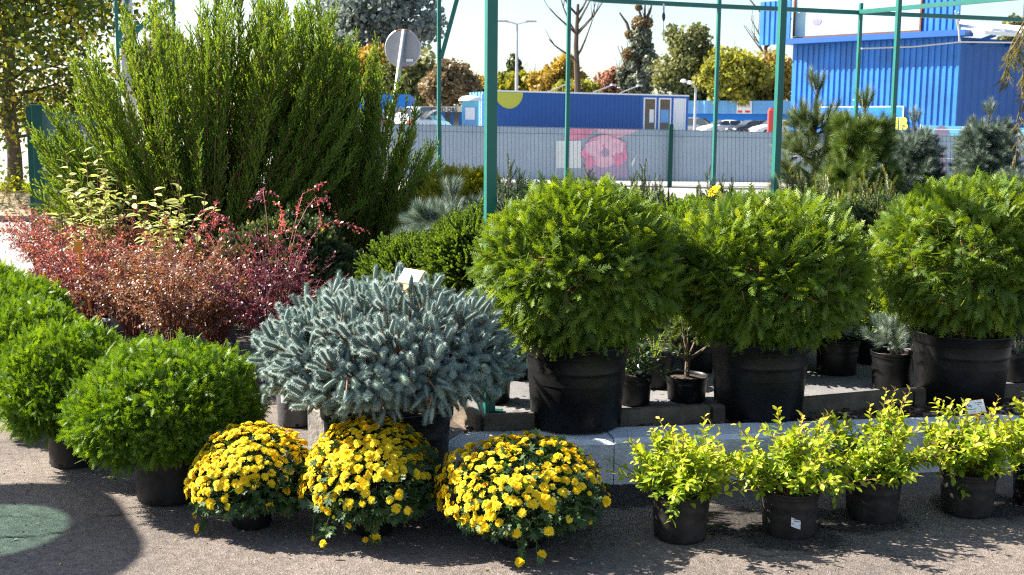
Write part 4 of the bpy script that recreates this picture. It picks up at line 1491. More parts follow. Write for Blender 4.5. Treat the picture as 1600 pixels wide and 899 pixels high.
def linden():
    Y = 20.5
    base = P(24, 300, Y)
    zg = .28
    o = thing('linden_tree', 'yellowing broad leaved tree with dark trunk standing on the verge at left', 'tree', (base.x, Y, zg))
    pr = random.Random(12); rng = np.random.default_rng(12)
    m = MB(); ends = []
    m.tube([(0, 0, -.2), (.02, 0, .6), (-.04, 0, 1.5), (.02, 0, 2.6), (.0, 0, 4.2)], [.15, .125, .11, .10, .07], 10, False)
    m.build('trunk', M['bark'], o, smooth=True)
    m = MB()
    for k in range(44):
        z = .95 + 3.4 * (k / 44) ** .9
        az = k * 2.4
        limb(m, Vector((0, 0, z)), Vector((math.cos(az), math.sin(az), pr.uniform(.0, .55))).normalized(), pr.uniform(.9, 1.35), .035, 2, pr, ends, .5, .02, 4, (2, 3), .2)
    m.build('branches', M['dark_bark'], o)
    E = np.array([tuple(e) for e in ends])
    g = Geo()
    n = 18000
    i = rng.integers(0, len(E), n)
    pos = E[i] + rng.normal(0, .2, (n, 3)) - np.array([0, 0, .05])
    pos = pos[(pos[:, 2] > .62)]
    n = len(pos)
    d = sphere_dirs(rng, n, -.95, .25)
    tn = np.clip(np.where(rng.uniform(0, 1, n) < .24, rng.uniform(.7, 1, n), rng.uniform(0, .5, n)), 0, 1)
    g.scatter(T_leaf(.9, .1, .25, 2), pos, frames(d, rng.uniform(-1.3, 1.3, n)), rng.uniform(.06, .115, n), tn)
    mm = leafmat('linden_leaf', [(0, (.05, .075, .025)), (.45, (.12, .18, .04)), (.68, (.36, .40, .05)), (.9, (.62, .54, .06)), (1, (.56, .34, .05))], .5, (1.3, 1.25, .4))
    g.build('crown', mm, o)
    # ivy-like weeds at the foot
    g = Geo(); n = 420
    pos = np.stack([rng.normal(.1, .38, n), rng.normal(-.2, .25, n), np.abs(rng.normal(0, .22, n))], 1)
    g.scatter(T_leaf(.8, .1, .25, 2), pos, frames(sphere_dirs(rng, n, -.6, .6), rng.uniform(-1.3, 1.3, n)), rng.uniform(.05, .1, n), rng.uniform(.3, .95, n))
    w = g.build('leafy_weeds', mm)
    w.location = (base.x, Y, zg)
    tag(w, 'yellowing leafy weeds round the foot of the tree on the verge', 'weeds')
linden()

# parasol out of frame to the left: its round shadow lies on the asphalt, green light comes through the cloth
def parasol():
    h = 2.2
    k = h / math.tan(SUN_EL)
    c = Vector((-2.12, 3.88, 0)) + Vector((SUN_DIR.x, SUN_DIR.y, 0)).normalized() * k
    o = thing('parasol', 'round market parasol with green cloth standing beside the plants', 'parasol', (c.x, c.y, 0))
    m = MB(); m.tube([(-.9, -.2, 0), (-.9, -.2, h + .2)], .025, 8); m.build('pole', M['galv'], o)
    m = MB(); m.bar((-.9, -.2, h + .12), (-.2, -.1, h + .1), .04); m.build('arm', M['galv'], o)
    m = MB()
    n = 40
    vs, fs = [], []
    for j, (r, z) in enumerate(((.8, 0), (.30, .10))):
        for i in range(n):
            q = 2 * math.pi * i / n
            rr = r * (1 + (.05 * math.cos(5 * q + .6) if j == 0 else 0))
            vs.append((rr * math.cos(q) + .05 * j, rr * math.sin(q) + .25 * j, h + z))
    fs = [(i, (i + 1) % n, n + (i + 1) % n, n + i) for i in range(n)]
    m.add(vs, fs); m.build('valance', M['dark_green_steel'], o)
    g = bpy.data.materials.new('green_cloth'); g.use_nodes = True
    nt = g.node_tree; b = nt.nodes['Principled BSDF']
    b.inputs['Base Color'].default_value = (.03, .32, .22, 1)
    tr = nt.nodes.new('ShaderNodeBsdfTransparent'); tr.inputs[0].default_value = (.34, .66, .56, 1)
    mx = nt.nodes.new('ShaderNodeMixShader'); mx.inputs[0].default_value = .72
    nt.links.new(b.outputs[0], mx.inputs[1]); nt.links.new(tr.outputs[0], mx.inputs[2])
    nt.links.new(mx.outputs[0], nt.nodes['Material Output'].inputs[0])
    m = MB(); vs = [(.30 * math.cos(2 * math.pi * i / n) + .05, .30 * math.sin(2 * math.pi * i / n) + .25, h + .10) for i in range(n)] + [(.05, .25, h + .22)]
    m.add(vs, [(i, (i + 1) % n, n) for i in range(n)]); m.build('canopy', g, o)
parasol()

# ------------------------------------------------------------------ potted plants
LM = {
 'thuja': leafmat('thuja_leaf', [(0, (.028, .07, .014)), (.45, (.115, .20, .026)), (.8, (.24, .34, .036)), (1, (.36, .41, .055))], .44, (1.55, 1.35, .3), .5, .35),
 'dwarf': leafmat('dwarf_thuja_leaf', [(0, (.028, .07, .011)), (.5, (.11, .21, .018)), (.85, (.22, .33, .025)), (1, (.30, .40, .04))], .42, (1.4, 1.3, .25), .5, .3),
 'spruce': leafmat('spruce_needle', [(0, (.11, .155, .14)), (.5, (.235, .315, .285)), (1, (.45, .53, .45))], .12, (1.0, 1.05, .9), .55, .3),
 'juniper': leafmat('juniper_leaf', [(0, (.04, .075, .016)), (.5, (.125, .22, .035)), (1, (.26, .36, .05))], .43, (1.5, 1.35, .3), .55, .3),
 'juniper_dark': leafmat('dark_juniper_leaf', [(0, (.028, .055, .015)), (.5, (.10, .17, .034)), (1, (.22, .29, .05))], .38, (1.4, 1.35, .35), .55, .3),
 'barberry': leafmat('barberry_leaf', [(0, (.06, .025, .03)), (.3, (.19, .06, .065)), (.55, (.33, .16, .145)), (.75, (.48, .17, .13)), (.9, (.50, .30, .10)), (1, (.36, .36, .07))], .38, (1.5, .9, .6), .38, .5),
 'barberry_brown': leafmat('bronze_barberry_leaf', [(0, (.05, .03, .022)), (.35, (.20, .10, .065)), (.6, (.36, .23, .17)), (.8, (.45, .16, .05)), (.92, (.42, .36, .05)), (1, (.22, .25, .04))], .32, (1.4, 1.0, .5), .38, .5),
 'barberry_purple': leafmat('purple_barberry_leaf', [(0, (.03, .012, .022)), (.45, (.10, .03, .05)), (.75, (.24, .08, .11)), (.92, (.45, .10, .09)), (1, (.50, .16, .08))], .28, (1.6, .8, .8), .35, .5),
 'spirea': leafmat('spirea_leaf', [(0, (.05, .12, .012)), (.4, (.17, .29, .02)), (.7, (.42, .50, .035)), (1, (.66, .58, .06))], .42, (1.25, 1.2, .35), .5, .35),
 'mum_leaf': leafmat('chrysanthemum_leaf', [(0, (.02, .05, .018)), (.5, (.055, .11, .035)), (1, (.14, .21, .06))], .28, (1.3, 1.3, .4), .55, .4),
 'mum': leafmat('chrysanthemum_petal', [(0, (.62, .27, .004)), (.35, (.86, .56, .008)), (.7, (.93, .72, .018)), (1, (.95, .80, .06))], .3, (1.1, 1.0, .5), .6, .2),
 'dogwood': leafmat('dogwood_leaf', [(0, (.10, .20, .04)), (.45, (.20, .30, .06)), (.6, (.62, .62, .22)), (1, (.80, .76, .44))], .35, (1.1, 1.1, .6), .5, .4),
 'yew': leafmat('yew_needle', [(0, (.02, .04, .016)), (.5, (.06, .095, .04)), (.8, (.13, .17, .07)), (1, (.42, .40, .05))], .2, (1.3, 1.2, .4), .45, .45),
 'pine': leafmat('pine_needle', [(0, (.035, .06, .025)), (.5, (.10, .145, .06)), (1, (.21, .25, .10))], .2, (1.2, 1.2, .5), .5, .4),
 'pine_green': leafmat('green_pine_needle', [(0, (.03, .06, .018)), (.5, (.09, .15, .03)), (1, (.19, .26, .05))], .25, (1.3, 1.2, .4), .5, .4),
 'pine_blue': leafmat('blue_pine_needle', [(0, (.04, .075, .055)), (.5, (.12, .175, .14)), (1, (.30, .36, .29))], .15, (1.1, 1.1, .7), .5, .4),
 'golden': leafmat('golden_thuja_leaf', [(0, (.08, .11, .012)), (.5, (.24, .27, .02)), (1, (.50, .44, .03))], .38, (1.3, 1.2, .3), .5, .3),
}

M['slot'] = mat('slot_dark', (.003, .003, .003), .9)
def pot(parent, R, h, Rb, m_, soil=True, lip=None, notches=0, rim_h=None):
    lip = lip or R * .06
    rim_h = rim_h or h * .14
    b = MB()
    Ri = R - lip
    prof = [(0, .004), (Rb * .96, .004), (Rb, .012), (Rb + (Ri - Rb) * .5, h * .5), (Rb + (Ri - Rb) * .72, h * .68), (Rb + (Ri - Rb) * .72 + R * .004, h * .69), (Rb + (Ri - Rb) * .76 + R * .004, h * .715), (Rb + (Ri - Rb) * .76, h * .725), (Ri, h - rim_h)]
    b.lathe(prof, 44)
    for k in range(8):       # drain slots cut round the foot
        a = 2 * math.pi * k / 8 + .2
        w = R * .07
        vs = []
        for zz, q in ((.006, Rb + .0015), (h * .09, Rb + (Ri - Rb) * .09 + .0015)):
            for sg in (-1, 1):
                vs.append((q * math.cos(a) - sg * w * math.sin(a), q * math.sin(a) + sg * w * math.cos(a), zz))
        b.add(vs, [(0, 1, 3, 2)], 1)
    body = b.build('pot', [m_, M['slot']], parent, smooth=True)
    r = MB()
    th = max(.004, R * .03)
    r.lathe([(Ri, h - rim_h - .001), (Ri + lip * .55, h - rim_h), (Ri + lip * .62, h - rim_h + .004), (R - lip * .35, h - lip * .9), (R, h - lip * .6), (R + lip * .06, h - lip * .2), (R - lip * .2, h), (R - th - lip * .3, h - .002), (R - th - lip * .5, h - .012), (Ri - th, h - rim_h), (Ri - th, h * .55)], 44)
    r.build('rim', m_, body, smooth=True)
    if soil:
        s = MB()
        n = 26
        rg = random.Random(int(R * 1e4))
        rings = [(0, h - rim_h * .9 + .012)] + [((Ri - th) * q, h - rim_h * 1.15 + .012 * (1 - q)) for q in (.35, .7, 1.0)]
        vs = [(0, 0, rings[0][1])]
        for q, z in rings[1:]:
            for j in range(n):
                vs.append((q * math.cos(2 * math.pi * j / n), q * math.sin(2 * math.pi * j / n), z + rg.uniform(-.006, .006)))
        fs = [(0, 1 + j, 1 + (j + 1) % n) for j in range(n)]
        for i in range(2):
            for j in range(n):
                a = 1 + i * n + j; b2 = 1 + i * n + (j + 1) % n
                fs.append((a, a + n, b2 + n, b2))
        s.add(vs, fs)
        s.build('soil', M['soil'], parent, smooth=True)
    return body

def place(o, x, y, z=0.0, rz=0.0, label=None, scale=None):
    o.location = (x, y, z); o.rotation_euler = (0, 0, rz)
    if label: o['label'] = label
    if scale: o.scale = (scale, scale, scale) if not hasattr(scale, '__len__') else scale
    return o

# ---- big globe arborvitae
def globe_thuja(label, seed, R=.425, zc=.69, up=.355, dn=.36, pr=.235, ph=.375):
    rng = np.random.default_rng(seed)
    o = thing('potted_thuja', label, 'potted shrub', group='big globe thujas in black tubs')
    pot(o, pr, ph, pr * .84, M['pot'])
    m = MB(); m.tube([(0, 0, ph * .8), (.01, 0, zc - .1), (0, 0, zc + .15)], [.022, .018, .01], 8)
    for k in range(16):
        a = k * 2.4; e = rng.uniform(-.1, 1.1)
        m.tube([(0, 0, zc - .14 + .01 * k), (R * .4 * math.cos(a), R * .4 * math.sin(a), zc + e * .12), (R * .85 * math.cos(a) * math.cos(e * .9), R * .85 * math.sin(a) * math.cos(e * .9), zc + up * .8 * math.sin(e * .9))], [.009, .006, .003], 5, False)
    m.build('trunk', M['twig_brown'], o)
    g = Geo()
    stems = []
    for layer, (q0, n) in enumerate(((.98, 1400), (.85, 620), (.66, 200))):
        d = fib_dirs(n, rng, -.86, 1.0, .5)
        b = bumps(rng, d, 34, .11, 14)
        rad = np.where(d[:, 2:3] > 0, up, dn)
        c = d * np.concatenate([np.full((n, 2), R), rad], 1) * (q0 * b * rng.uniform(.87, 1.07, n))[:, None]
        # a little narrower towards the pot
        c[:, :2] *= np.where(c[:, 2:3] < -.12, 1 - (np.abs(c[:, 2:3]) - .12) * 1.1, 1)
        c[:, 2] += zc
        for k in range(n):
            out = d[k] * np.array([1, 1, .75])
            vert = np.array([0, 0, .75 if d[k, 2] > .25 else (.25 if d[k, 2] > -.15 else -.55)])
            bd = nrm(out * rng.uniform(.25, .9) + vert * rng.uniform(.6, 1.2) + rng.normal(0, .5, 3))
            L = rng.uniform(.05, .095)
            nf = 5
            t = np.linspace(.1, 1, nf)
            base = c[k] - bd * L * .62
            pos = base[None] + bd[None] * (t * L)[:, None]
            side = nrm(np.cross(bd, rng.normal(0, 1, 3)))
            sg = np.where(np.arange(nf) % 2 == 0, 1, -1)[:, None]
            fd = bd[None] + side[None] * sg * .75 * (1.05 - t[:, None] * .9)
            fd[-1] = bd
            fd[:, 2] += (-.12 if d[k, 2] < .1 else .08)
            fd = fd + rng.normal(0, .22, fd.shape)
            T = FROND_BIG[k % 2]
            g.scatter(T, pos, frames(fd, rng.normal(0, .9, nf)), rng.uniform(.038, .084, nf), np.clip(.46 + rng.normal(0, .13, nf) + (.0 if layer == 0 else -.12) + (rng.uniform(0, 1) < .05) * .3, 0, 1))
            if layer < 2 and k % 6 == 0:
                stems.append(([base - bd * .06, base + bd * L * .6], [.0035, .0015]))
    g.stems(stems, 3, .5, 1)
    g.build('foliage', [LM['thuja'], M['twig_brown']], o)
    return o
def front(px, py, z, Rb):
    p = G(px, py, z)
    d = math.hypot(p.x, p.y)
    return p.x * (1 + Rb / d), p.y * (1 + Rb / d)
tub = .2
gt = globe_thuja('big globe thuja in black tub just right of the thick green post', 21)
x, y = front(899, 681, .2, .2); place(gt, x, y, .2, .3)
gt2 = globe_thuja('middle globe thuja in black tub between the two other big ones', 27, .43, .66, .335, .33); x, y = front(1183, 668, .18, .2)
place(gt2, x, y, .18, 2.5)
gt3 = globe_thuja('big globe thuja in black tub at far right behind the orange tag', 23, .46, .70, .37, .36, .242, .36)
x, y = front(1496, 643, .18, .2); place(gt3, x, y, .18, 1.1)

# ---- dwarf mound arborvitae
def mound_thuja(label, seed, R=.365, zc=.345, up=.27, dn=.19):
    rng = np.random.default_rng(seed)
    o = thing('potted_thuja', label, 'potted shrub', group='mound shaped dwarf thujas along the left edge')
    pot(o, .15, .26, .128, M['pot_dusty'])
    m = MB(); m.tube([(0, 0, .2), (0, 0, zc)], [.02, .014], 6)
    for k in range(12):
        a = k * 2.4
        m.tube([(0, 0, .24 + .008 * k), (R * .45 * math.cos(a), R * .45 * math.sin(a), zc + .06), (R * .8 * math.cos(a), R * .8 * math.sin(a), zc + .1 * (k % 3))], [.008, .005, .003], 4, False)
    m.build('trunk', M['twig_brown'], o)
    g = Geo()
    for layer, (q0, n, nf) in enumerate(((1.0, 760, 14), (.84, 300, 10), (.6, 90, 8))):
        d = fib_dirs(n, rng, -.75, 1.0, .6)
        b = bumps(rng, d, 40, .10, 14)
        rad = np.where(d[:, 2:3] > 0, up, dn)
        c = np.sign(d) * np.abs(d) ** .88 * np.concatenate([np.full((n, 2), R), rad], 1) * (q0 * b * rng.uniform(.93, 1.05, n))[:, None]
        c[:, 2] += zc
        for k in range(n):
            od = nrm(d[k] * np.array([1, 1, 1.1]) + np.array([0, 0, .42 if d[k, 2] > -.1 else -.3]) + rng.normal(0, .2, 3))
            fd = nrm(od[None] * .8 + rng.normal(0, .58, (nf, 3)))
            pos = c[k][None] - od[None] * .036 + rng.normal(0, .017, (nf, 3))
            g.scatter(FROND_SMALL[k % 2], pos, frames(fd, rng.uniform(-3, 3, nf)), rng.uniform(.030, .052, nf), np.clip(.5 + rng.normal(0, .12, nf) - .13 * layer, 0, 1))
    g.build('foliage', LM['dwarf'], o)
    return o
mt = mound_thuja('largest bright green mound thuja directly left of the yellow flowers', 31)
x, y = front(267, 793, 0, .128); place(mt, x, y, 0, .2)
for px, py, rz, sc, lab in ((119, 736, 1.9, (.84, .84, .98), 'second bright green mound thuja from the flowers with its pot standing clear'),
                            (50, 676, 3.4, (.88, .88, 1.0), 'third mound thuja with only a little of its pot seen by the left edge'),
                            (22, 622, 4.7, (.92, .92, 1.02), 'fourth mound thuja cut by the left edge just above the third'),
                            (-25, 578, 5.6, (.95, .95, 1.0), 'farthest small tip of mound thuja at the left edge below the road')):
    c = copy_tree(mt); x, y = front(px, py, 0, .128); place(c, x, y, 0, rz, lab, sc)

# ---- blue spruce
def blue_spruce():
    rng = np.random.default_rng(41)
    o = thing('potted_spruce', 'wide blue spruce in black tub with a white price tag stuck in it', 'potted shrub')
    pot(o, .275, .40, .235, M['pot'])
    zc, R, up, dn = .56, .545, .375, .22
    m = MB(); m.tube([(0, 0, .3), (0, 0, .62)], [.03, .02], 8)
    g = Geo()
    tw_p, tw_d, tw_s, tw_t = [], [], [], []
    for layer, (q0, n) in enumerate(((1.0, 270), (.85, 170), (.68, 70))):
        d = fib_dirs(n, rng, -.72, 1.0, .6)
        b = bumps(rng, d, 26, .10, 10)
        rad = np.where(d[:, 2:3] > 0, up, dn)
        e = np.sign(d) * np.abs(d) ** .92 * np.concatenate([np.full((n, 2), R), rad], 1) * (q0 * b * rng.uniform(.90, 1.05, n))[:, None]
        e[:, 2] += zc
        for k in range(n):
            nr = nrm(d[k] / np.array([R, R, rad[k, 0]]))
            od = nrm(nr + np.array([0, 0, .14 if d[k, 2] > -.1 else -.15]) + rng.normal(0, .28, 3))
            side = nrm(np.cross(od, np.array([0, 0, 1.0]) + rng.normal(0, .25, 3)))
            upv = np.cross(side, od)
            L0 = rng.uniform(.056, .073)
            m.tube([tuple(np.array([0, 0, zc - .08]) + d[k] * np.array([.2, .2, .1])), tuple(e[k] - od * .14 - np.array([0, 0, .02])), tuple(e[k] - od * .05)], [.006, .0045, .003], 4, False)
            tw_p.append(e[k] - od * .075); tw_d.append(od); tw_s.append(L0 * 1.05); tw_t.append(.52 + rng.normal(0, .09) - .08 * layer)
            nl = rng.integers(4, 7)
            a0 = rng.uniform(0, 6.28)
            for q in range(nl):
                a = a0 + q * 6.283 / nl + rng.normal(0, .2)
                off = side * math.cos(a) + upv * math.sin(a) * .85
                dd = nrm(od * rng.uniform(.75, 1.1) + off * rng.uniform(.45, .85) + rng.normal(0, .14, 3))
                tw_p.append(e[k] - od * rng.uniform(.085, .125) + off * rng.uniform(.018, .045))
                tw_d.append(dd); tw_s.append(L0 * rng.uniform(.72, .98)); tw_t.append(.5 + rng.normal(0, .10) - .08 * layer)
    tw_p, tw_d, tw_s, tw_t = map(np.array, (tw_p, tw_d, tw_s, tw_t))
    F = frames(tw_d, rng.uniform(-3, 3, len(tw_p)))
    sc = np.stack([tw_s * 1.32, tw_s, tw_s * 1.32], 1)
    g.scatter(TWIG, tw_p, F, sc, np.clip(tw_t, 0, 1))
    g.scatter(TWIG_CORE, tw_p, F, sc, np.clip(tw_t, 0, 1))
    g.scatter(TWIG_STEM, tw_p, F, np.stack([tw_s * 1.0, tw_s * .9, tw_s * 1.0], 1), np.full(len(tw_p), .5), 1)
    m.build('branches', M['twig_brown'], o)
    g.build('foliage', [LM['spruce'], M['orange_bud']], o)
    return o
M['orange_bud'] = mat('orange_bud', (.34, .19, .09), .8)
bs = blue_spruce()
x, y = front(606, 805, 0, .235)
place(bs, x, y, 0, .4)
SPX, SPY = x, y

# ---- chrysanthemums
def mum(label, seed, R, top, px, py, zc=.15, pr=.088, ph=.165, gap=0.0, cover=1.0, side=0.0, trail=()):
    rng = np.random.default_rng(seed)
    o = thing('potted_chrysanthemum', label, 'potted flowers', group='yellow chrysanthemums on the asphalt')
    pot(o, pr, ph, pr * .86, M['pot'])
    up = top - zc
    g = Geo(); f = Geo()
    stems = []
    # leaves through the outer shell
    n = 2300
    d = sphere_dirs(rng, n, -.75, 1)
    q = rng.uniform(.55, .97, n)
    bm = bumps(rng, d, 18, .11, 7)
    rad = np.where(d[:, 2:3] > 0, up, zc * .5)
    pos = d * np.concatenate([np.full((n, 2), R), rad], 1) * (q * bm)[:, None] + np.array([0, 0, zc])
    pos[:, 2] = np.maximum(pos[:, 2], .02)
    ld = nrm(d + rng.normal(0, .5, (n, 3)) + np.array([0, 0, -.15]))
    g.scatter(LOBED, pos, frames(ld, rng.normal(0, .8, n)), rng.uniform(.022, .042, n), np.clip(.42 + rng.normal(0, .18, n), 0, 1))
    for k in range(90):
        a = d[k]
        e = a * np.array([R, R, up if a[2] > 0 else zc * .8]) * .92 + np.array([0, 0, zc])
        e[2] = max(e[2], .03)
        stems.append(([(a[0] * .03, a[1] * .03, ph * .8), tuple((e * np.array([.55, .55, 1]) + np.array([0, 0, ph])) / 2), tuple(e)], [.003, .0025, .002]))
    # flower heads
    nf = int(920 * cover)
    d = fib_dirs(nf, rng, -.42, 1.0, .55)
    bm = bumps(rng, d, 22, .13, 9)
    keep = rng.uniform(0, 1, nf) < np.clip((d[:, 2] + .02 + side * -d[:, 0]) * 2.4, .06, 1)
    if gap:
        hole = nrm(np.array([.15, -.35, .92]))
        keep &= ~((d @ hole > 1 - gap) & (rng.uniform(0, 1, nf) < .92))
    d, bm = d[keep], bm[keep]; nf = len(d)
    rad = np.where(d[:, 2:3] > 0, up, zc * .5)
    pos = d * np.concatenate([np.full((nf, 2), R), rad], 1) * (bm * rng.uniform(.94, 1.04, nf))[:, None] + np.array([0, 0, zc])
    pos[:, 2] = np.maximum(pos[:, 2], .03)
    # stray low heads on trailing stems
    tr = []
    for (ax, ay, az) in trail:
        for j in range(rng.integers(1, 4)):
            tr.append((ax + rng.normal(0, .018), ay + rng.normal(0, .018), max(.012, az + rng.normal(0, .014))))
        stems.append(([(ax * .35, ay * .35, ph), (ax * .75, ay * .75, ph + .02), (ax * .97, ay * .97, (ph + az) * .5), (ax, ay, az)], [.003, .0025, .002, .002]))
        nl = 16
        tt = rng.uniform(.2, 1, nl)[:, None]
        lp = np.array([ax * .75, ay * .75, ph + .02]) * (1 - tt) + np.array([ax, ay, az]) * tt + rng.normal(0, .008, (nl, 3))
        g.scatter(LOBED, lp, frames(sphere_dirs(rng, nl, -.9, .3), rng.normal(0, .8, nl)), rng.uniform(.022, .036, nl), rng.uniform(.3, .7, nl))
    fdir = nrm(d + np.array([-.15, -.1, .35]) + rng.normal(0, .22, (nf, 3)))
    if tr:
        pos = np.concatenate([pos, np.array(tr)])
        fdir = np.concatenate([fdir, nrm(np.array(tr) * np.array([1, 1, .2]) + rng.normal(0, .08, (len(tr), 3)))])
    n = len(pos)
    size = rng.uniform(.0125, .021, n)
    bud = rng.uniform(0, 1, n) < .17
    size[bud] *= .55
    fr = frames(fdir, rng.uniform(-3, 3, n))
    for v in range(3):
        s = np.arange(n) % 3 == v
        f.scatter(FLOWER[v], pos[s], fr[s], size[s], np.clip(.74 + rng.normal(0, .15, s.sum()), 0, 1))
    g.stems(stems, 4, .45, 0)
    g.build('leaves', LM['mum_leaf'], o)
    b = f.build('blossoms', LM['mum'], o)
    b['kind'] = 'stuff'
    x, y = front(px, py, 0, pr * .86)
    place(o, x, y)
    return o
mum('smallest yellow chrysanthemum at left with loose shoots trailing to the asphalt', 51, .235, .375, 394, 831, .16, .086, .15, 0, .9, .35, ((-.20, -.05, .045), (-.16, -.1, .03)))
mum('fullest yellow chrysanthemum dome in the middle below the blue spruce', 52, .262, .43, 583, 842, .17, .088, .165, 0, 1.25, .25, ((-.14, -.22, .05), (-.2, -.15, .04), (.0, -.2, .10), (-.07, -.24, .09), (.02, -.2, .05)))
mum('widest yellow chrysanthemum with a dark green hollow on top and leafy skirt', 53, .30, .385, 815, 860, .16, .10, .165, .03, 1.0, .32, ((.05, -.24, .04), (.0, -.26, .03), (.14, -.2, .12), (-.1, -.22, .14)))

# ---- golden spirea
def spirea(label, seed, px, py, W=.26, H=.36, pr=.112, ph=.175, leany=0.0, m_='pot_dusty', nst=38, z=0.0, rzl=0):
    rng = np.random.default_rng(seed)
    o = thing('potted_spirea', label, 'potted shrub', group='yellow green spireas along the kerb')
    pot(o, pr, ph, pr * .86, M[m_])
    g = Geo(); stems = []
    P_, D_, S_, T_ = [], [], [], []
    for k in range(nst):
        a = k * 2.4 + rng.uniform(-.3, .3)
        e = rng.uniform(.1, 1.0) ** .6
        reach = W * 1.32 * rng.uniform(.65, 1.12) * e
        hh = H * (1.05 - .78 * e ** 2) * rng.uniform(.62, 1.1)
        p0 = np.array([.03 * math.cos(a), .03 * math.sin(a), ph * .86])
        p3 = np.array([reach * math.cos(a) + leany * hh, reach * math.sin(a), ph + hh])
        p1 = p0 + np.array([.25 * reach * math.cos(a), .25 * reach * math.sin(a), hh * .55])
        ts = np.linspace(0, 1, 7)[:, None]
        curve = (1 - ts) ** 2 * p0 + 2 * ts * (1 - ts) * p1 + ts ** 2 * p3
        stems.append(([tuple(c) for c in curve], list(np.linspace(.0028, .001, 7))))
        lines = [(curve, .18, 22)]
        for b in range(3):
            t = rng.uniform(.3, .8)
            i = int(t * 6)
            s0 = curve[i]
            dr = nrm(np.array([math.cos(a), math.sin(a), .3]) * .4 + rng.normal(0, .7, 3) + np.array([0, 0, .5]))
            L = rng.uniform(.05, .12)
            c2 = s0[None] + dr[None] * np.linspace(0, L, 4)[:, None]
            stems.append(([tuple(c) for c in c2], [.0015, .0012, .001, .0008]))
            lines.append((c2, .2, 10))
        for cv, t0, nl in lines:
            for j in range(nl):
                t = t0 + (1 - t0) * (j + rng.uniform(0, .6)) / nl
                f = min(t, .999) * (len(cv) - 1); i = int(f)
                p = cv[i] + (cv[i + 1] - cv[i]) * (f - i)
                ax = nrm(cv[i + 1] - cv[i])
                az = j * 2.4
                o1 = nrm(np.cross(ax, (.3, .9, .1))); o2 = np.cross(ax, o1)
                dd = nrm(ax * (.35 + .5 * t) + (o1 * math.cos(az) + o2 * math.sin(az)) + np.array([0, 0, .12]))
                P_.append(p); D_.append(dd)
                S_.append(rng.uniform(.023, .038) * (1.05 if t < .85 else .72))
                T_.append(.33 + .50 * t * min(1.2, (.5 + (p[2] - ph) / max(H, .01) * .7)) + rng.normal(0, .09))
    P_, D_ = np.array(P_), np.array(D_)
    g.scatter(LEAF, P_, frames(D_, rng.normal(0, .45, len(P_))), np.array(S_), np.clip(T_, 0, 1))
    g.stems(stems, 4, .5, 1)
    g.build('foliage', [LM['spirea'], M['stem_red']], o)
    x, y = front(px, py, z, pr * .86)
    return place(o, x, y, z, rzl)
spirea('golden spirea standing right of the widest chrysanthemum', 61, 1062, 853, .27, .27)
sp2 = spirea('golden spirea whose pot carries a small white sticker', 62, 1231, 846, .30, .30)
spirea('tallest golden spirea reaching up before the bark bed', 63, 1361, 822, .27, .37)
spirea('golden spirea with an orange stake and white tag in it', 64, 1509, 812, .25, .29)
spirea('greener spirea cut off by the right edge', 65, 1622, 800, .22, .27, m_='pot')

def pot_sticker():
    o = sp2
    R = .0995
    a0 = -math.pi / 2 - .16
    m = MB()
    vs, fs = [], []
    for i in range(7):
        a = a0 + i * .058
        for z in (.060, .094):
            zz = z - .0022 * i
            rr = .0965 + (.0093) * (zz / .15) + .0012
            vs.append((rr * math.cos(a), rr * math.sin(a), zz))
        if i: fs.append((2 * i - 2, 2 * i, 2 * i + 1, 2 * i - 1))
    m.add(vs, fs)
    s = m.build('sticker', M['white'], o)
    for txt, sz, z, off in (('Спірея японська', .0052, .085, .0035), ('Goldmound', .0052, .0775, .009), ('С3', .006, .068, .002), ('5000', .0048, .0635, .030)):
        ang = a0 + .058 * 3
        rr = .0965 + .0093 * (z / .15) + .0022
        c = Vector((rr * math.cos(ang), rr * math.sin(ang), z))
        tdir = Vector((-math.sin(ang), math.cos(ang), 0))
        p = c - tdir * (.0172 - off)
        p += Vector((math.cos(ang), math.sin(ang), 0)) * .001
        lettering('sticker_lettering', txt, sz, M['ink'], s, p, ang + math.pi / 2, .0003)
pot_sticker()

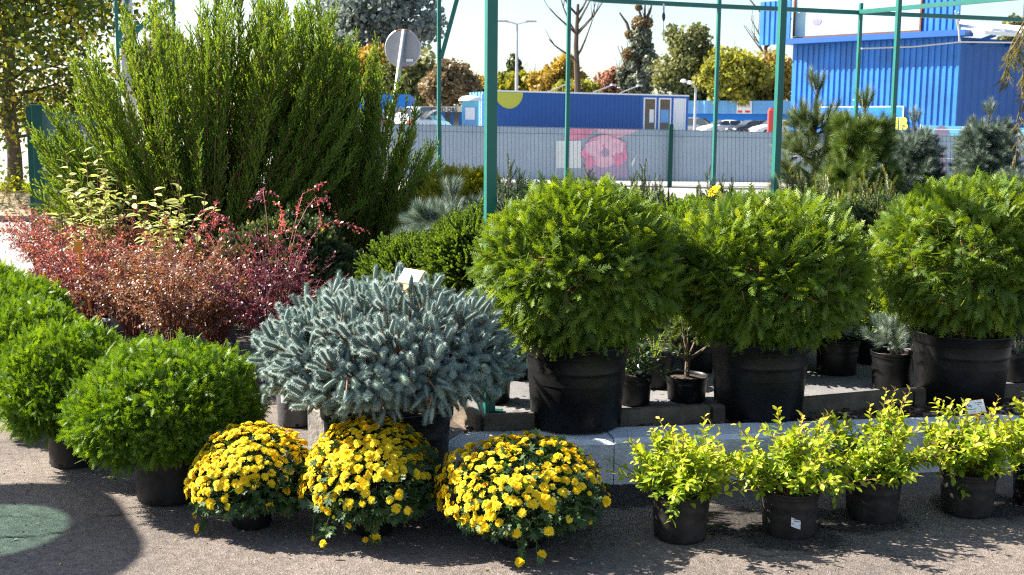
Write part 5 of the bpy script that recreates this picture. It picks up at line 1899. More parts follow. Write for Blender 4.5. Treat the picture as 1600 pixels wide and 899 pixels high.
# ---- barberries
def barberry(label, seed, mm, px=None, Y=None, W=.32, H=.62, nst=46, pr=.11, ph=.2, arch=0, group='red and bronze barberries', loc=None, m_='pot_grey', upright=False):
    rng = np.random.default_rng(seed)
    o = thing('potted_barberry', label, 'potted shrub', group=group)
    pot(o, pr, ph, pr * .84, M[m_])
    stems, P_, D_, S_, T_ = [], [], [], [], []
    for k in range(nst + arch):
        a = k * 2.4 + rng.uniform(-.4, .4)
        isA = k >= nst
        e = rng.uniform(.15, 1) ** .6
        reach = W * e * rng.uniform(.8, 1.1)
        hh = H * rng.uniform(.6, 1.05) * (1.05 - .42 * e * e)
        if isA:
            reach, hh = W * rng.uniform(.9, 1.25), H * rng.uniform(1.15, 1.5)
        p0 = np.array([.04 * math.cos(a), .04 * math.sin(a), ph * .85])
        p3 = np.array([reach * math.cos(a), reach * math.sin(a), ph + hh * (.8 if isA else 1)])
        p1 = np.array([reach * .35 * math.cos(a), reach * .35 * math.sin(a), ph + hh * (1.25 if isA else .75)])
        ns = 8
        ts = np.linspace(0, 1, ns)[:, None]
        cv = (1 - ts) ** 2 * p0 + 2 * ts * (1 - ts) * p1 + ts ** 2 * p3 + rng.normal(0, .012, (ns, 3)) * ts
        stems.append(([tuple(c) for c in cv], list(np.linspace(.0035, .0012, ns))))
        lines = [(cv, .30, 30)]
        for b in range(5):
            i = rng.integers(2, ns - 1)
            L = rng.uniform(.07, .18)
            dr = nrm(nrm(cv[i + 1] - cv[i]) * .6 + rng.normal(0, .6, 3) + np.array([0, 0, .1]))
            c2 = cv[i][None] + dr[None] * np.linspace(0, L, 4)[:, None] - np.array([0, 0, .05])[None] * (np.linspace(0, 1, 4)[:, None] ** 2) * L * 3
            stems.append(([tuple(c) for c in c2], [.0016, .0013, .001, .0008]))
            lines.append((c2, .1, 14))
        base = rng.normal(0, .1)
        for cv_, t0, nl in lines:
            for j in range(nl):
                t = t0 + (1 - t0) * (j + rng.uniform(0, .8)) / nl
                f = min(t, .999) * (len(cv_) - 1); i = int(f)
                p = cv_[i] + (cv_[i + 1] - cv_[i]) * (f - i)
                ax = nrm(cv_[i + 1] - cv_[i])
                az = rng.uniform(0, 6.28)
                o1 = nrm(np.cross(ax, (.3, .9, .1))); o2 = np.cross(ax, o1)
                P_.append(p)
                D_.append(nrm(ax * .4 + (o1 * math.cos(az) + o2 * math.sin(az)) + rng.normal(0, .2, 3)))
                S_.append(rng.uniform(.013, .024))
                h = (p[2] - ph) / max(H, .01)
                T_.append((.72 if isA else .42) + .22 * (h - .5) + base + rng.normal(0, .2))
    P_ = np.array(P_)
    g = Geo()
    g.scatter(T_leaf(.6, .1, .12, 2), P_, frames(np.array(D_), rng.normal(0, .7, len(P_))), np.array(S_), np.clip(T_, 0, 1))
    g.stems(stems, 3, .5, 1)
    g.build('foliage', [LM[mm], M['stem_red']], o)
    if px is not None:
        q = P(px, 400, Y); loc = (q.x, Y)
    return place(o, loc[0], loc[1], 0)
bA = barberry('red barberry in the nearest pot of the row, by the orange stake', 71, 'barberry', 142, 7.55, .36, .62)
bB = barberry('bronze barberry with yellow specks in front of the dark juniper base', 72, 'barberry_brown', 268, 6.5, .38, .60, 54)
def bcopy(src, px, Y, rz, lab, sc=1.0):
    c = copy_tree(src); q = P(px, 400, Y); place(c, q.x, Y, 0, rz, lab, sc); return c
bcopy(bA, 112, 8.3, 1.3, 'red barberry second in the row of pots behind the mound thujas')
bcopy(bA, 86, 9.1, 2.6, 'red barberry third in the row of pots nearer the gate post')
bcopy(bA, 64, 10.0, 4.0, 'farthest red barberry at the foot of the gate post', 1.05)
bcopy(bB, 205, 7.1, 1.7, 'bronze barberry between the red row and the bronze shrub in front')
bcopy(bA, 190, 8.3, 5.2, 'red barberry under the left variegated dogwood', 1.12)
bcopy(bA, 285, 7.55, .7, 'red barberry under the right variegated dogwood against the juniper', 1.1)
bcopy(bB, 335, 6.75, 3.1, 'bronze barberry just left of the purple one', .98)
barberry('dark purple barberry with long arching red shoots beside the blue spruce', 74, 'barberry_purple', 425, 6.5, .47, .70, 60, .12, .2, 8, m_='pot_grey')

def stalks_pot():
    # grey pot with broken dry stalks, half hidden under the purple barberry
    p = front(350, 548, .0, .09)
    o = thing('potted_perennial', 'tilted grey pot with pale dry stalks under the purple barberry', 'potted plant', (p[0], p[1], 0))
    pot(o, .1, .26, .085, M['pot_grey'])
    m = MB()
    r = random.Random(4)
    for k in range(9):
        a = k * 2.4
        m.tube([(.02 * math.cos(a), .02 * math.sin(a), .22), (.06 * math.cos(a), .06 * math.sin(a), .30), (.13 * math.cos(a), .13 * math.sin(a), .27 - .05 * (k % 3))], [.006, .005, .003], 5)
    m.build('stalks', M['amber_dry'], o)
    rng = np.random.default_rng(8); n = 40
    d = sphere_dirs(rng, n, -.2, .7)
    g = Geo(); g.scatter(T_leaf(.4, .1, .5, 3), d * np.array([.06, .06, .02]) + np.array([0, 0, .28]), frames(d, rng.normal(0, .4, n)), rng.uniform(.05, .11, n), rng.uniform(.2, 1, n))
    g.build('leaves', LM['dogwood'], o)
    o.rotation_euler = (.05, -.12, .3)
M['amber_dry'] = mat('dry_stalk', (.42, .22, .08), .8)
stalks_pot()

# ---- variegated dogwoods
def dogwood(label, seed, px, Y, top_y, W=.28):
    rng = np.random.default_rng(seed)
    q = P(px, top_y, Y); H = q.z
    o = thing('potted_dogwood', label, 'potted shrub', (q.x, Y, 0), group='variegated dogwoods behind the barberries')
    pot(o, .13, .24, .11, M['pot'])
    T = T_leaf(.46, .06, .35, 3)
    tn = np.where(np.arange(len(T[0])) % 3 == 1, -.42, .22)
    T = (T[0], T[1], tn)
    P_, D_, S_ = [], [], []; stems = []
    for k in range(22):
        a = k * 2.4
        e = rng.uniform(0, 1) ** .6
        hh = (H - .22) * rng.uniform(.55, 1.0)
        p0, p3 = np.array([.03 * math.cos(a), .03 * math.sin(a), .2]), np.array([W * e * math.cos(a), W * e * math.sin(a), .22 + hh])
        ts = np.linspace(0, 1, 7)[:, None]
        cv = p0 + (p3 - p0) * ts + rng.normal(0, .01, (7, 3))
        stems.append(([tuple(c) for c in cv], list(np.linspace(.004, .0015, 7))))
        for j in range(16):
            t = .35 + .65 * (j + rng.uniform(0, .5)) / 16
            f = min(t, .999) * 6; i = int(f)
            p = cv[i] + (cv[i + 1] - cv[i]) * (f - i)
            az = j * 1.57 + k
            P_.append(p); D_.append(nrm(np.array([math.cos(az), math.sin(az), .55 if t > .8 else .1]) + rng.normal(0, .2, 3))); S_.append(rng.uniform(.055, .095))
    g = Geo(); P_ = np.array(P_)
    g.scatter(T, P_, frames(np.array(D_), rng.normal(0, .35, len(P_))), np.array(S_), np.clip(.68 + rng.normal(0, .12, len(P_)), 0, 1))
    g.stems(stems, 4, .5, 1)
    g.build('foliage', [LM['dogwood'], M['stem_red']], o)
dogwood('variegated cream and green dogwood rising above the barberries at left', 81, 150, 8.45, 226)
dogwood('variegated cream and green dogwood low in front of the juniper', 82, 262, 7.9, 284)

# ---- junipers
def juniper(label, seed, base_px, Y, env, W, D, mm, n=150, lean=0.0, zlow=.55):
    """env(u): height of the outline above ground for u in -1..1 across the shrub"""
    rng = np.random.default_rng(seed)
    q = P(base_px, 400, Y)
    o = thing('potted_juniper', label, 'tall shrub', (q.x, Y, .0), group='tall upright junipers behind the barberries')
    pot(o, .24, .34, .2, M['pot'])
    g = Geo(); stems = []
    PP, DD, SS, TT = [], [], [], []
    for k in range(n):
        u = rng.uniform(-1, 1); v = rng.uniform(-1, 1)
        if u * u + v * v * .9 > 1.05:
            v *= .55
        E = env(u) * (1 - .16 * v * v)
        fr = rng.uniform(.87, 1.06) if k < n * .45 else rng.uniform(zlow, .95)
        if k >= n * .45 and rng.uniform() < .5:      # outer skirt: lower plumes sit towards the outside
            s = rng.uniform(.8, 1.0) / max(abs(u), abs(v), .15)
            u, v = np.clip(u * s, -1, 1), np.clip(v * s, -1, 1)
            E = env(u) * rng.uniform(.55, .9)
            fr = 1.0
        tip = np.array([u * W + rng.normal(0, .02), v * D + rng.normal(0, .02), .25 + (E - .25) * fr])
        p0 = np.array([u * .12, v * .12, .3])
        p1 = np.array([tip[0] * .62, tip[1] * .62, .3 + (tip[2] - .3) * .38])
        ns = 12
        ts = np.linspace(0, 1, ns)[:, None]
        cv = (1 - ts) ** 2 * p0 + 2 * ts * (1 - ts) * p1 + ts ** 2 * tip
        cv[:, 0] += lean * (cv[:, 2] - .3)
        cv += rng.normal(0, .008, cv.shape) * ts
        seg = np.linalg.norm(np.diff(cv, axis=0), axis=1)
        Ltot = seg.sum()
        stems.append(([tuple(c) for c in cv], list(np.linspace(.009, .002, ns))))
        plume = min(Ltot * .86, rng.uniform(.8, 1.5))
        t0 = 1 - plume / Ltot
        nspr = int(24 * plume)
        base = .5 + rng.normal(0, .1)
        for j in range(nspr):
            t = t0 + (1 - t0) * (j + rng.uniform(0, .6)) / nspr
            f = min(t, .999) * (ns - 1); i = int(f)
            p = cv[i] + (cv[i + 1] - cv[i]) * (f - i)
            ax = nrm(cv[i + 1] - cv[i])
            az = j * 2.4 + k
            o1 = nrm(np.cross(ax, (.3, .9, .1))); o2 = np.cross(ax, o1)
            r = (t - t0) / (1 - t0)
            sd = nrm(ax * (1.0 + .6 * r) + (o1 * math.cos(az) + o2 * math.sin(az)) * (.62 - .34 * r) + np.array([0, 0, .38]) + rng.normal(0, .1, 3))
            SL = rng.uniform(.11, .24) * (1.0 - .5 * r)
            stems.append(([tuple(p), tuple(p + sd * SL * .8)], [.0022, .001]))
            ks = max(4, int(SL / .021))
            for q_ in range(ks):
                tt = (q_ + .4) / ks
                az2 = q_ * 2.4 + j
                p1_ = nrm(np.cross(sd, (.2, .3, .9))); p2_ = np.cross(sd, p1_)
                PP.append(p + sd * SL * tt)
                DD.append(nrm(sd * (.9 + .6 * tt) + (p1_ * math.cos(az2) + p2_ * math.sin(az2)) * .55 + np.array([0, 0, .2])))
                SS.append(rng.uniform(.045, .075) * (1.1 - .3 * tt)); TT.append(base + rng.normal(0, .09) + .12 * r + .1 * tt)
    PP, DD = np.array(PP), np.array(DD)
    F = frames(DD, rng.uniform(-3, 3, len(PP))); SS = np.array(SS); TT = np.clip(TT, 0, 1)
    for v in range(2):
        s = np.arange(len(PP)) % 2 == v
        g.scatter(SPRIG[v], PP[s], F[s], SS[s], TT[s])
    g.stems(stems, 4, .5, 1)
    g.build('foliage', [LM[mm], M['twig_brown']], o)
    return o
def interp(pts):
    xs, ys = zip(*pts)
    return lambda u: float(np.interp(u, xs, ys))
juniper('wide olive green juniper filling the upper left with feathery upright plumes', 91, 322, 9.3,
        interp([(-1, 1.35), (-.91, 1.54), (-.74, 1.98), (-.5, 2.1), (-.41, 2.28), (-.22, 2.55), (-.08, 2.25), (.12, 2.62), (.36, 2.55), (.67, 2.5), (.85, 2.3), (1, 1.9)]), 1.27, .5, 'juniper', 300, 0.0, .35)
juniper('darker juniper with outward leaning plumes left of the thin braced post', 92, 545, 9.7,
        interp([(-1, 2.5), (-.7, 2.62), (-.45, 2.55), (-.2, 2.3), (0, 2.42), (.15, 2.3), (.3, 2.02), (.5, 1.86), (.7, 1.75), (.85, 1.5), (1, 1.2)]), .74, .5, 'juniper', 150, .02, .35)

# ---- small spruce sapling near the gate
def sapling():
    rng = np.random.default_rng(3)
    q = P(92, 245, 9.6)
    o = thing('potted_fir', 'small green fir tip between the gate posts and the juniper', 'potted shrub', (q.x, 9.6, 0))
    pot(o, .1, .18, .085, M['pot'])
    H = q.z + .05
    P_, D_, S_ = [], [], []
    for k in range(50):
        z = .3 + (H - .3) * k / 50; a = k * 2.4
        L = .26 * (1 - k / 58)
        d = nrm(np.array([math.cos(a), math.sin(a), .25]))
        for t in (.25, .55, .85):
            P_.append(np.array([0, 0, z]) + d * L * t); D_.append(nrm(d + rng.normal(0, .25, 3))); S_.append(.10)
    g = Geo()
    g.scatter(TWIG, np.array(P_), frames(np.array(D_), rng.uniform(-3, 3, len(P_))), np.array(S_), rng.uniform(.3, .7, len(P_)))
    g.stems([([(0, 0, .15), (0, 0, H)], [.012, .004])], 5, .5, 1)
    g.build('foliage', [LM['pine_green'], M['bark']], o)
sapling()

# ---- upright yews behind the globes
def yew(label, seed, mm='yew', tipgold=False, H=.85, W=.2, nst=26):
    rng = np.random.default_rng(seed)
    o = thing('potted_yew', label, 'potted shrub', group='upright yews behind the big globes')
    pot(o, .13, .22, .11, M['pot'])
    PP, DD, SS, TT = [], [], [], []; stems = []
    for k in range(nst):
        a = k * 2.4; e = rng.uniform(0, 1) ** .5
        hh = H * rng.uniform(.55, 1.08) * (1 - .18 * e)
        p0 = np.array([.03 * math.cos(a), .03 * math.sin(a), .18]); tip = np.array([W * e * math.cos(a), W * e * math.sin(a), .2 + hh])
        ts = np.linspace(0, 1, 6)[:, None]
        cv = p0 + (tip - p0) * ts; cv[:, :2] *= (.7 + .3 * ts)
        stems.append(([tuple(c) for c in cv], list(np.linspace(.005, .002, 6))))
        nb = int(hh / .032)
        for j in range(nb):
            t = .2 + .8 * (j + rng.uniform(0, .5)) / nb
            f = min(t, .999) * 5; i = int(f)
            p = cv[i] + (cv[i + 1] - cv[i]) * (f - i); ax = nrm(cv[i + 1] - cv[i]); az = j * 2.4 + k
            dd = nrm(ax * .9 + np.array([math.cos(az), math.sin(az), 0]) * .55 * (1.3 - t) + rng.normal(0, .12, 3))
            PP.append(p); DD.append(dd); SS.append(rng.uniform(.07, .11) * (1.1 - .3 * t))
            TT.append(.42 + rng.normal(0, .1) + (.34 if tipgold and t > .78 else 0))
    g = Geo(); PP = np.array(PP)
    g.scatter(YEW, PP, frames(np.array(DD), rng.uniform(-3, 3, len(PP))), np.array(SS) * 1.1, np.clip(TT, 0, 1))
    g.stems(stems, 4, .5, 1)
    g.build('foliage', [LM[mm], M['bark']], o)
    return o
y1 = yew('slender dark yew right beside the thick green post', 101, H=.98, W=.17)
y2 = yew('dark yew with few long shoots behind the first big globe', 102, H=.9, W=.26, nst=20)
def top_place(o, px, top_y, Y, Hloc, rz=0, lab=None, z=.2):
    """stand it at depth Y and scale its height so that its top reaches the pixel row"""
    q = P(px, top_y, Y)
    k = (q.z - z) / Hloc
    return place(o, q.x, Y, z, rz, lab, (1, 1, k))
top_place(y1, 793, 248, 7.3, 1.2)
top_place(y2, 842, 258, 7.1, 1.14)
for src, px, ty, Y, rz, lab in ((y1, 902, 262, 7.5, 1, 'dark yew directly behind the thin post near the pink print'),
                                (y2, 955, 250, 7.3, 2, 'dark yew in front of the pink printed flower'),
                                (y1, 1010, 256, 7.6, 3, 'dark yew just left of the leaning fence post'),
                                (y2, 1068, 262, 7.4, 4, 'dark yew right of the leaning fence post'),
                                (y1, 1120, 266, 7.7, 5, 'dark yew beside the small yellow flower'),
                                (y2, 1168, 272, 7.5, 5.6, 'dark yew between the yellow flower and the pale green post')):
    top_place(copy_tree(src), px, ty, Y, 1.2 if src is y1 else 1.14, rz, lab)
yg = yew('gold tipped yew immediately right of the pale green post', 103, tipgold=True, H=.8, W=.2, nst=30)
top_place(yg, 1246, 262, 7.7, 1.04)
for px, ty, Y, rz, lab in ((1290, 268, 7.5, 1.2, 'gold tipped yew at the foot of the tall long needled pine'),
                           (1335, 274, 7.8, 2.3, 'gold tipped yew at the foot of the bright green pine'),
                           (1376, 268, 7.6, 3.5, 'gold tipped yew left of the thin post before the bluish pine')):
    top_place(copy_tree(yg), px, ty, Y, 1.04, rz, lab)

# ---- pines
def pine(label, seed, px, top_y, Y, W, mm, needle=.075, whorls=5, shoots=1.0, z=.2, dense=1.0, group='pines standing behind the yews', upt=.7, bulk='pine'):
    rng = np.random.default_rng(seed)
    q = P(px, top_y, Y); H = q.z - z
    o = thing('potted_pine', label, 'small pine', (q.x, Y, z), group=group)
    pot(o, .16, .28, .135, M['pot'])
    m = MB(); m.tube([(0, 0, .2), (.01, 0, H * .5), (0, 0, H * .95)], [.022, .016, .007], 8)
    PP, DD, SS, TT = [], [], [], []
    def clump(p, d, L):
        PP.append(p); DD.append(nrm(d)); SS.append(L); TT.append(.5 + rng.normal(0, .13))
    for w in range(whorls):
        zz = .34 + (H - .5) * w / whorls
        f = 1 - w / whorls
        nb = int(5 + 3 * dense)
        for b in range(nb):
            a = 2 * math.pi * b / nb + w * 1.1 + rng.uniform(-.3, .3)
            L = W * (.35 + .75 * f) * rng.uniform(.75, 1.1)
            p0 = np.array([0, 0, zz + rng.uniform(-.05, .05)])
            d0 = np.array([math.cos(a), math.sin(a), .25])
            p1 = p0 + d0 * L * .6
            p2 = p1 + nrm(np.array([math.cos(a), math.sin(a), upt + .3])) * L * .5
            m.tube([p0, p1, p2], [.008, .006, .004], 5, False)
            k = max(3, int(6 * shoots * dense))
            for j in range(k):
                t = .35 + .65 * j / (k - 1)
                p = p0 + (p1 - p0) * min(1, t / .6) if t < .6 else p1 + (p2 - p1) * ((t - .6) / .4)
                d = nrm(np.array([math.cos(a), math.sin(a), upt]) + rng.normal(0, .45, 3)) if j < k - 1 else nrm(p2 - p1 + np.array([0, 0, .1]))
                clump(p, d, needle * rng.uniform(.9, 1.2))
                if rng.uniform() < .5 * dense:
                    clump(p, nrm(d + rng.normal(0, .7, 3)), needle)
    for t in np.linspace(.55, 1.0, 7):
        clump(np.array([0, 0, H * t - .04]), nrm(np.array([rng.normal(0, .12), rng.normal(0, .12), 1])), needle * 1.1)
    for b in range(4):
        a = b * 1.57
        clump(np.array([.01 * math.cos(a), .01 * math.sin(a), H * .95]), nrm(np.array([math.cos(a) * .35, math.sin(a) * .35, 1])), needle * 1.1)
    PP = np.array(PP)
    g = Geo()
    g.scatter(PINE, PP, frames(np.array(DD), rng.uniform(-3, 3, len(PP))), np.array(SS), np.clip(TT, 0, 1))
    g.scatter(TWIG_STEM, PP, frames(np.array(DD), np.zeros(len(PP))), np.array(SS) * .95, np.full(len(PP), .5), 1)
    m.build('trunk', M['dark_bark'], o)
    g.build('foliage', [LM[mm], M['twig_brown']], o)
    return o
pine('tall open pine with long needles right of the pale green post', 111, 1276, 132, 9.4, .30, 'pine', .14, 5, 1.1)
pine('bright green bushy pine between the two green posts', 112, 1352, 160, 9.0, .30, 'pine_green', .13, 6, 1.4, dense=1.4, upt=1.1)
pine('grey green pine right of the thin post with short tufts', 113, 1430, 182, 9.6, .30, 'pine_blue', .095, 8, 1.4, dense=1.5)
pine('tallest bluish pine against the dark blue hall side', 114, 1546, 168, 9.3, .32, 'pine_blue', .09, 9, 1.5, dense=1.6)
pine('small bluish pine cut by the right edge', 115, 1606, 236, 8.6, .26, 'pine_blue', .085, 5, 1.3, dense=1.4)
# low dwarf pine left of the thick post
pine('low dwarf pine with brown candles left of the thick green post', 116, 706, 300, 7.0, .34, 'pine_blue', .10, 5, 1.5, dense=1.8, group='low shrubs round the thick green post')
def low_mound(label, seed, px, top_y, Y, R, mm, cat='potted shrub', name='potted_thuja', group='low shrubs round the thick green post', T=None, sc=(.05, .08), z=.2, n=420):
    rng = np.random.default_rng(seed)
    q = P(px, top_y, Y); H = q.z - z
    o = thing(name, label, cat, (q.x, Y, z), group=group)
    pot(o, .14, .2, .12, M['pot'])
    d = fib_dirs(n, rng, -.6, 1, .6)
    b = bumps(rng, d, 18, .14, 8)
    zc = H - R * 1.0 if H > R * 1.6 else H * .55
    c = d * np.array([R, R, H - zc]) * (b * rng.uniform(.6, 1.04, n))[:, None] + np.array([0, 0, zc])
    g = Geo()
    nf = 7
    for k in range(n):
        od = nrm(d[k] + np.array([0, 0, .6]) + rng.normal(0, .2, 3))
        fd = nrm(od[None] + rng.normal(0, .35, (nf, 3)))
        g.scatter(T or FROND_SMALL[k % 2], c[k][None] + rng.normal(0, .012, (nf, 3)), frames(fd, rng.uniform(-3, 3, nf)), rng.uniform(*sc, nf), np.clip(.5 + rng.normal(0, .14, nf), 0, 1))
    g.stems([([(0, 0, .15), (0, 0, zc)], [.015, .01])], 6, .5, 1)
    g.build('foliage', [LM[mm], M['bark']], o)
    return o
low_mound('golden yellow thuja seen left of the thick green post before the fence', 121, 712, 274, 9.2, .24, 'golden')
low_mound('small golden thuja peeping out just left of the thick green post', 122, 752, 272, 9.0, .13, 'golden', n=220)
low_mound('dark green juniper mound under the dwarf pine', 123, 735, 352, 6.3, .22, 'juniper_dark', name='potted_juniper', T=SHOOT[0], sc=(.08, .13))
low_mound('grey green juniper mound behind the thick green post', 124, 822, 300, 7.9, .28, 'pine_blue', name='potted_juniper', T=SHOOT[1], sc=(.08, .12))
low_mound('dark juniper mound behind the blue spruce top', 125, 640, 385, 6.6, .26, 'juniper_dark', name='potted_juniper', T=SHOOT[0], sc=(.08, .13))
low_mound('dark low juniper behind the purple barberry under the tall junipers', 128, 445, 345, 8.5, .46, 'yew', name='potted_juniper', T=SPRIG[0], sc=(.08, .13), z=0, n=700)
low_mound('light green shrub seen in the gap between the first and second big globes', 126, 1082, 330, 6.7, .26, 'juniper', name='potted_juniper', T=SHOOT[1], sc=(.07, .11), group='small pots behind the big globes')
low_mound('dull green shrub seen in the gap between the second and third big globes', 127, 1372, 322, 7.0, .26, 'yew', name='potted_yew', T=SHOOT[0], sc=(.07, .11), group='small pots behind the big globes')

# second row behind the globes: dark potted shrubs added to shade the paving
row = low_mound('added dark bushy shrub standing in the second row behind the first big globe', 129, 905, 318, 7.9, .34, 'juniper_dark', name='potted_juniper', T=SPRIG[1], sc=(.07, .11), n=520, group='added shrubs shading the paving behind the big globes')
for px, Y, rz, lab in ((990, 8.3, 1.2, 'added dark bushy shrub of the second row behind the leaning fence post'),
                       (1060, 7.6, 2.2, 'added dark bushy shrub of the second row in the gap before the middle globe'),
                       (1150, 8.2, 3.2, 'added dark bushy shrub of the second row behind the middle globe'),
                       (1255, 8.6, 4.2, 'added dark bushy shrub of the second row behind the gold tipped yews'),
                       (1350, 7.9, 5.2, 'added dark bushy shrub of the second row in the gap before the far right globe'),
                       (1470, 8.3, .5, 'added dark bushy shrub of the second row below the grey green pines'),
                       (1590, 8.0, 1.7, 'added dark bushy shrub of the second row by the right edge')):
    c = copy_tree(row); q = P(px, 330, Y); place(c, q.x, Y, .2, rz, lab)

for px, Y, rz, lab in ((905, 6.25, 2.0, 'added bushy dark shrub hidden close behind the first big globe'),
                       (1185, 6.3, 3.3, 'added bushy dark shrub hidden close behind the middle globe'),
                       (1475, 6.5, 4.1, 'added bushy dark shrub hidden close behind the far right globe')):
    c = copy_tree(row); q = P(px, 330, Y); place(c, q.x, Y, .2, rz, lab, (1.1, 1.1, .8))  # unseen shrubs, added to throw shade on the paving between the tubs

# yellow daisy-like bloom behind the globes
def yellow_bloom():
    rng = np.random.default_rng(5)
    q = P(1117, 294, 6.4)
    o = thing('potted_flower', 'small bright yellow bloom peeping over between the first two globes', 'potted flowers', (q.x, 6.4, .2))
    pot(o, .09, .16, .075, M['pot'])
    h = q.z - .2
    g = Geo(); st = []
    pos = np.array([[.02 * math.cos(k * 2.4) * (k % 4), .02 * math.sin(k * 2.4), h - .01 * (k % 5)] for k in range(11)])
    g.scatter(FLOWER[0], pos, frames(nrm(np.array([[0, -.4, 1.0]] * 11) + rng.normal(0, .4, (11, 3))), rng.uniform(-3, 3, 11)), rng.uniform(.012, .02, 11), np.full(11, .8))
    g.build('blossoms', LM['mum'], o)
    g = Geo()
    for p in pos: st.append(([(0, 0, .12), (p[0] * .5, p[1] * .5, h * .6), tuple(p)], [.004, .003, .002]))
    n = 160
    lp = np.stack([rng.normal(0, .06, n), rng.normal(0, .06, n), rng.uniform(.15, h - .04, n)], 1)
    g.scatter(LOBED, lp, frames(sphere_dirs(rng, n), rng.normal(0, .6, n)), rng.uniform(.03, .05, n), rng.uniform(.3, .7, n))
    g.stems(st, 4, .5)
    g.build('leaves', LM['mum_leaf'], o)
yellow_bloom()

# ---- small pots on the grey paving behind the big globes
def small_pot(label, px, py, R, h, kind, seed, z=.2, m_='pot'):
    rng = np.random.default_rng(seed)
    x, y = front(px, py, z, R * .86)
    nm = {'bonsai': 'potted_pine', 'tuft': 'potted_pine', 'leafy': 'potted_shrub', 'sapling': 'potted_sapling', 'bare': 'potted_shrub'}[kind]
    o = thing(nm, label, 'potted plant', (x, y, z), group='small pots behind the big globes')
    pot(o, R, h, R * .85, M[m_])
    g = Geo()
    if kind == 'bonsai':
        m = MB()
        m.tube([(0, 0, h * .8), (.0, 0, h + .07), (-.01, 0, h + .12)], [.013, .011, .009], 8)
        ends = [(.0, .0, h + .24), (.12, 0, h + .17), (-.1, .02, h + .16), (.06, .07, h + .22), (-.04, -.06, h + .2), (.16, .03, h + .2), (-.02, .1, h + .28)]
        for e in ends: m.tube([(0, 0, h + .07), (e[0] * .6, e[1] * .6, h + .07 + (e[2] - h - .07) * .5), e], [.009, .006, .003], 6)
        m.build('trunk', M['bark'], o)
        n = 150
        i = rng.integers(0, len(ends), n)
        pos = np.array(ends)[i] + rng.normal(0, .045, (n, 3)) + np.array([0, 0, .03])
        g.scatter(PINE, pos, frames(nrm(rng.normal(0, .6, (n, 3)) + np.array([0, 0, .5])), rng.uniform(-3, 3, n)), rng.uniform(.035, .055, n), rng.uniform(.3, 1, n))
        g.build('foliage', LM['pine_green'], o)
    elif kind == 'tuft':
        n = 70
        pos = np.stack([rng.normal(0, R * .4, n), rng.normal(0, R * .4, n), h + rng.uniform(-.01, .10, n)], 1)
        g.scatter(PINE, pos, frames(nrm(rng.normal(0, .5, (n, 3)) + np.array([.1, 0, .7])), rng.uniform(-3, 3, n)), rng.uniform(.06, .10, n), rng.uniform(.3, 1, n))
        g.stems([([(0, 0, h * .8), (0, 0, h + .1)], [.01, .006])], 6, .5, 1)
        g.build('foliage', [LM['pine_blue'], M['bark']], o)
    elif kind == 'sapling':
        pts = [(0, 0, h * .8), (.01, 0, h + .2), (-.01, .01, h + .45)]
        n = 500
        pos = np.stack([rng.normal(0, .12, n), rng.normal(0, .12, n), h + rng.uniform(.05, .55, n)], 1)
        g.scatter(LEAF, pos, frames(sphere_dirs(rng, n, -.6, .6), rng.normal(0, .6, n)), rng.uniform(.025, .045, n), rng.uniform(.2, .8, n))
        st = [(pts, [.009, .007, .004])] + [([(0, 0, h + .1 + .02 * k), (.14 * math.cos(k * 2.4), .14 * math.sin(k * 2.4), h + .2 + .02 * k)], [.004, .002]) for k in range(14)]
        g.stems(st, 5, .5, 1)
        g.build('foliage', [LM['spirea'], M['bark']], o)
    elif kind == 'leafy':
        n = 420
        pos = np.stack([rng.normal(0, R * .75, n), rng.normal(0, R * .75, n), h + np.abs(rng.normal(.02, .07, n))], 1)
        g.scatter(LEAF, pos, frames(sphere_dirs(rng, n, -.6, .7), rng.normal(0, .6, n)), rng.uniform(.02, .04, n), rng.uniform(.2, .8, n))
        g.stems([([(0, 0, h * .8), (.05 * math.cos(k * 2.4), .05 * math.sin(k * 2.4), h + .12)], [.003, .0015]) for k in range(10)], 4, .5, 1)
        g.build('foliage', [LM['mum_leaf'], M['bark']], o)
    else:
        st = [([(0, 0, h * .8), (.03 * math.cos(k * 2.4), .03 * math.sin(k * 2.4), h + .03 + .012 * k), (.05 * math.cos(k * 2.4), .05 * math.sin(k * 2.4), h + .05 + .014 * k)], [.003, .002, .0015]) for k in range(8)]
        g.stems(st, 4, .6)
        n = 30
        pos = np.stack([rng.normal(0, R * .4, n), rng.normal(0, R * .4, n), h + rng.uniform(0, .1, n)], 1)
        g.scatter(T_leaf(.2, .1, .3, 2), pos, frames(sphere_dirs(rng, n, .2, .9), rng.normal(0, .6, n)), rng.uniform(.02, .04, n), rng.uniform(.4, 1, n))
        g.build('foliage', LM['spirea'], o)
    return o
small_pot('small bonsai like pine in black pot between the first two tubs', 1072, 632, .105, .125, 'bonsai', 131)
t_ = small_pot('black pot with a pale torn tag beside the first big tub', 990, 637, .088, .15, 'leafy', 132)
m = MB(); m.add([(-.02, -.03, .15), (.03, -.035, .155), (.035, -.02, .20), (.01, .0, .19)], [(0, 1, 2, 3)]); m.build('torn_tag', M['white'], t_)
small_pot('black pot of bare soil half hidden behind the torn tag pot', 1022, 610, .10, .17, 'bare', 133)
small_pot('dark pot behind the bonsai pot close to the second tub', 1095, 584, .1, .16, 'leafy', 134)
small_pot('black pot hidden under the drooping sprays of the middle globe', 1306, 589, .12, .19, 'leafy', 135)
small_pot('black pot with a thin leafy sapling behind the second and third tubs', 1356, 571, .085, .16, 'sapling', 136)
small_pot('black pot with long needled tufts left of the third tub', 1391, 612, .108, .19, 'tuft', 137)
small_pot('black pot just right of the third big tub by the edge', 1584, 599, .09, .19, 'tuft', 138)
small_pot('dark pot in the shade between the spruce and the first tub', 806, 596, .08, .12, 'leafy', 139)
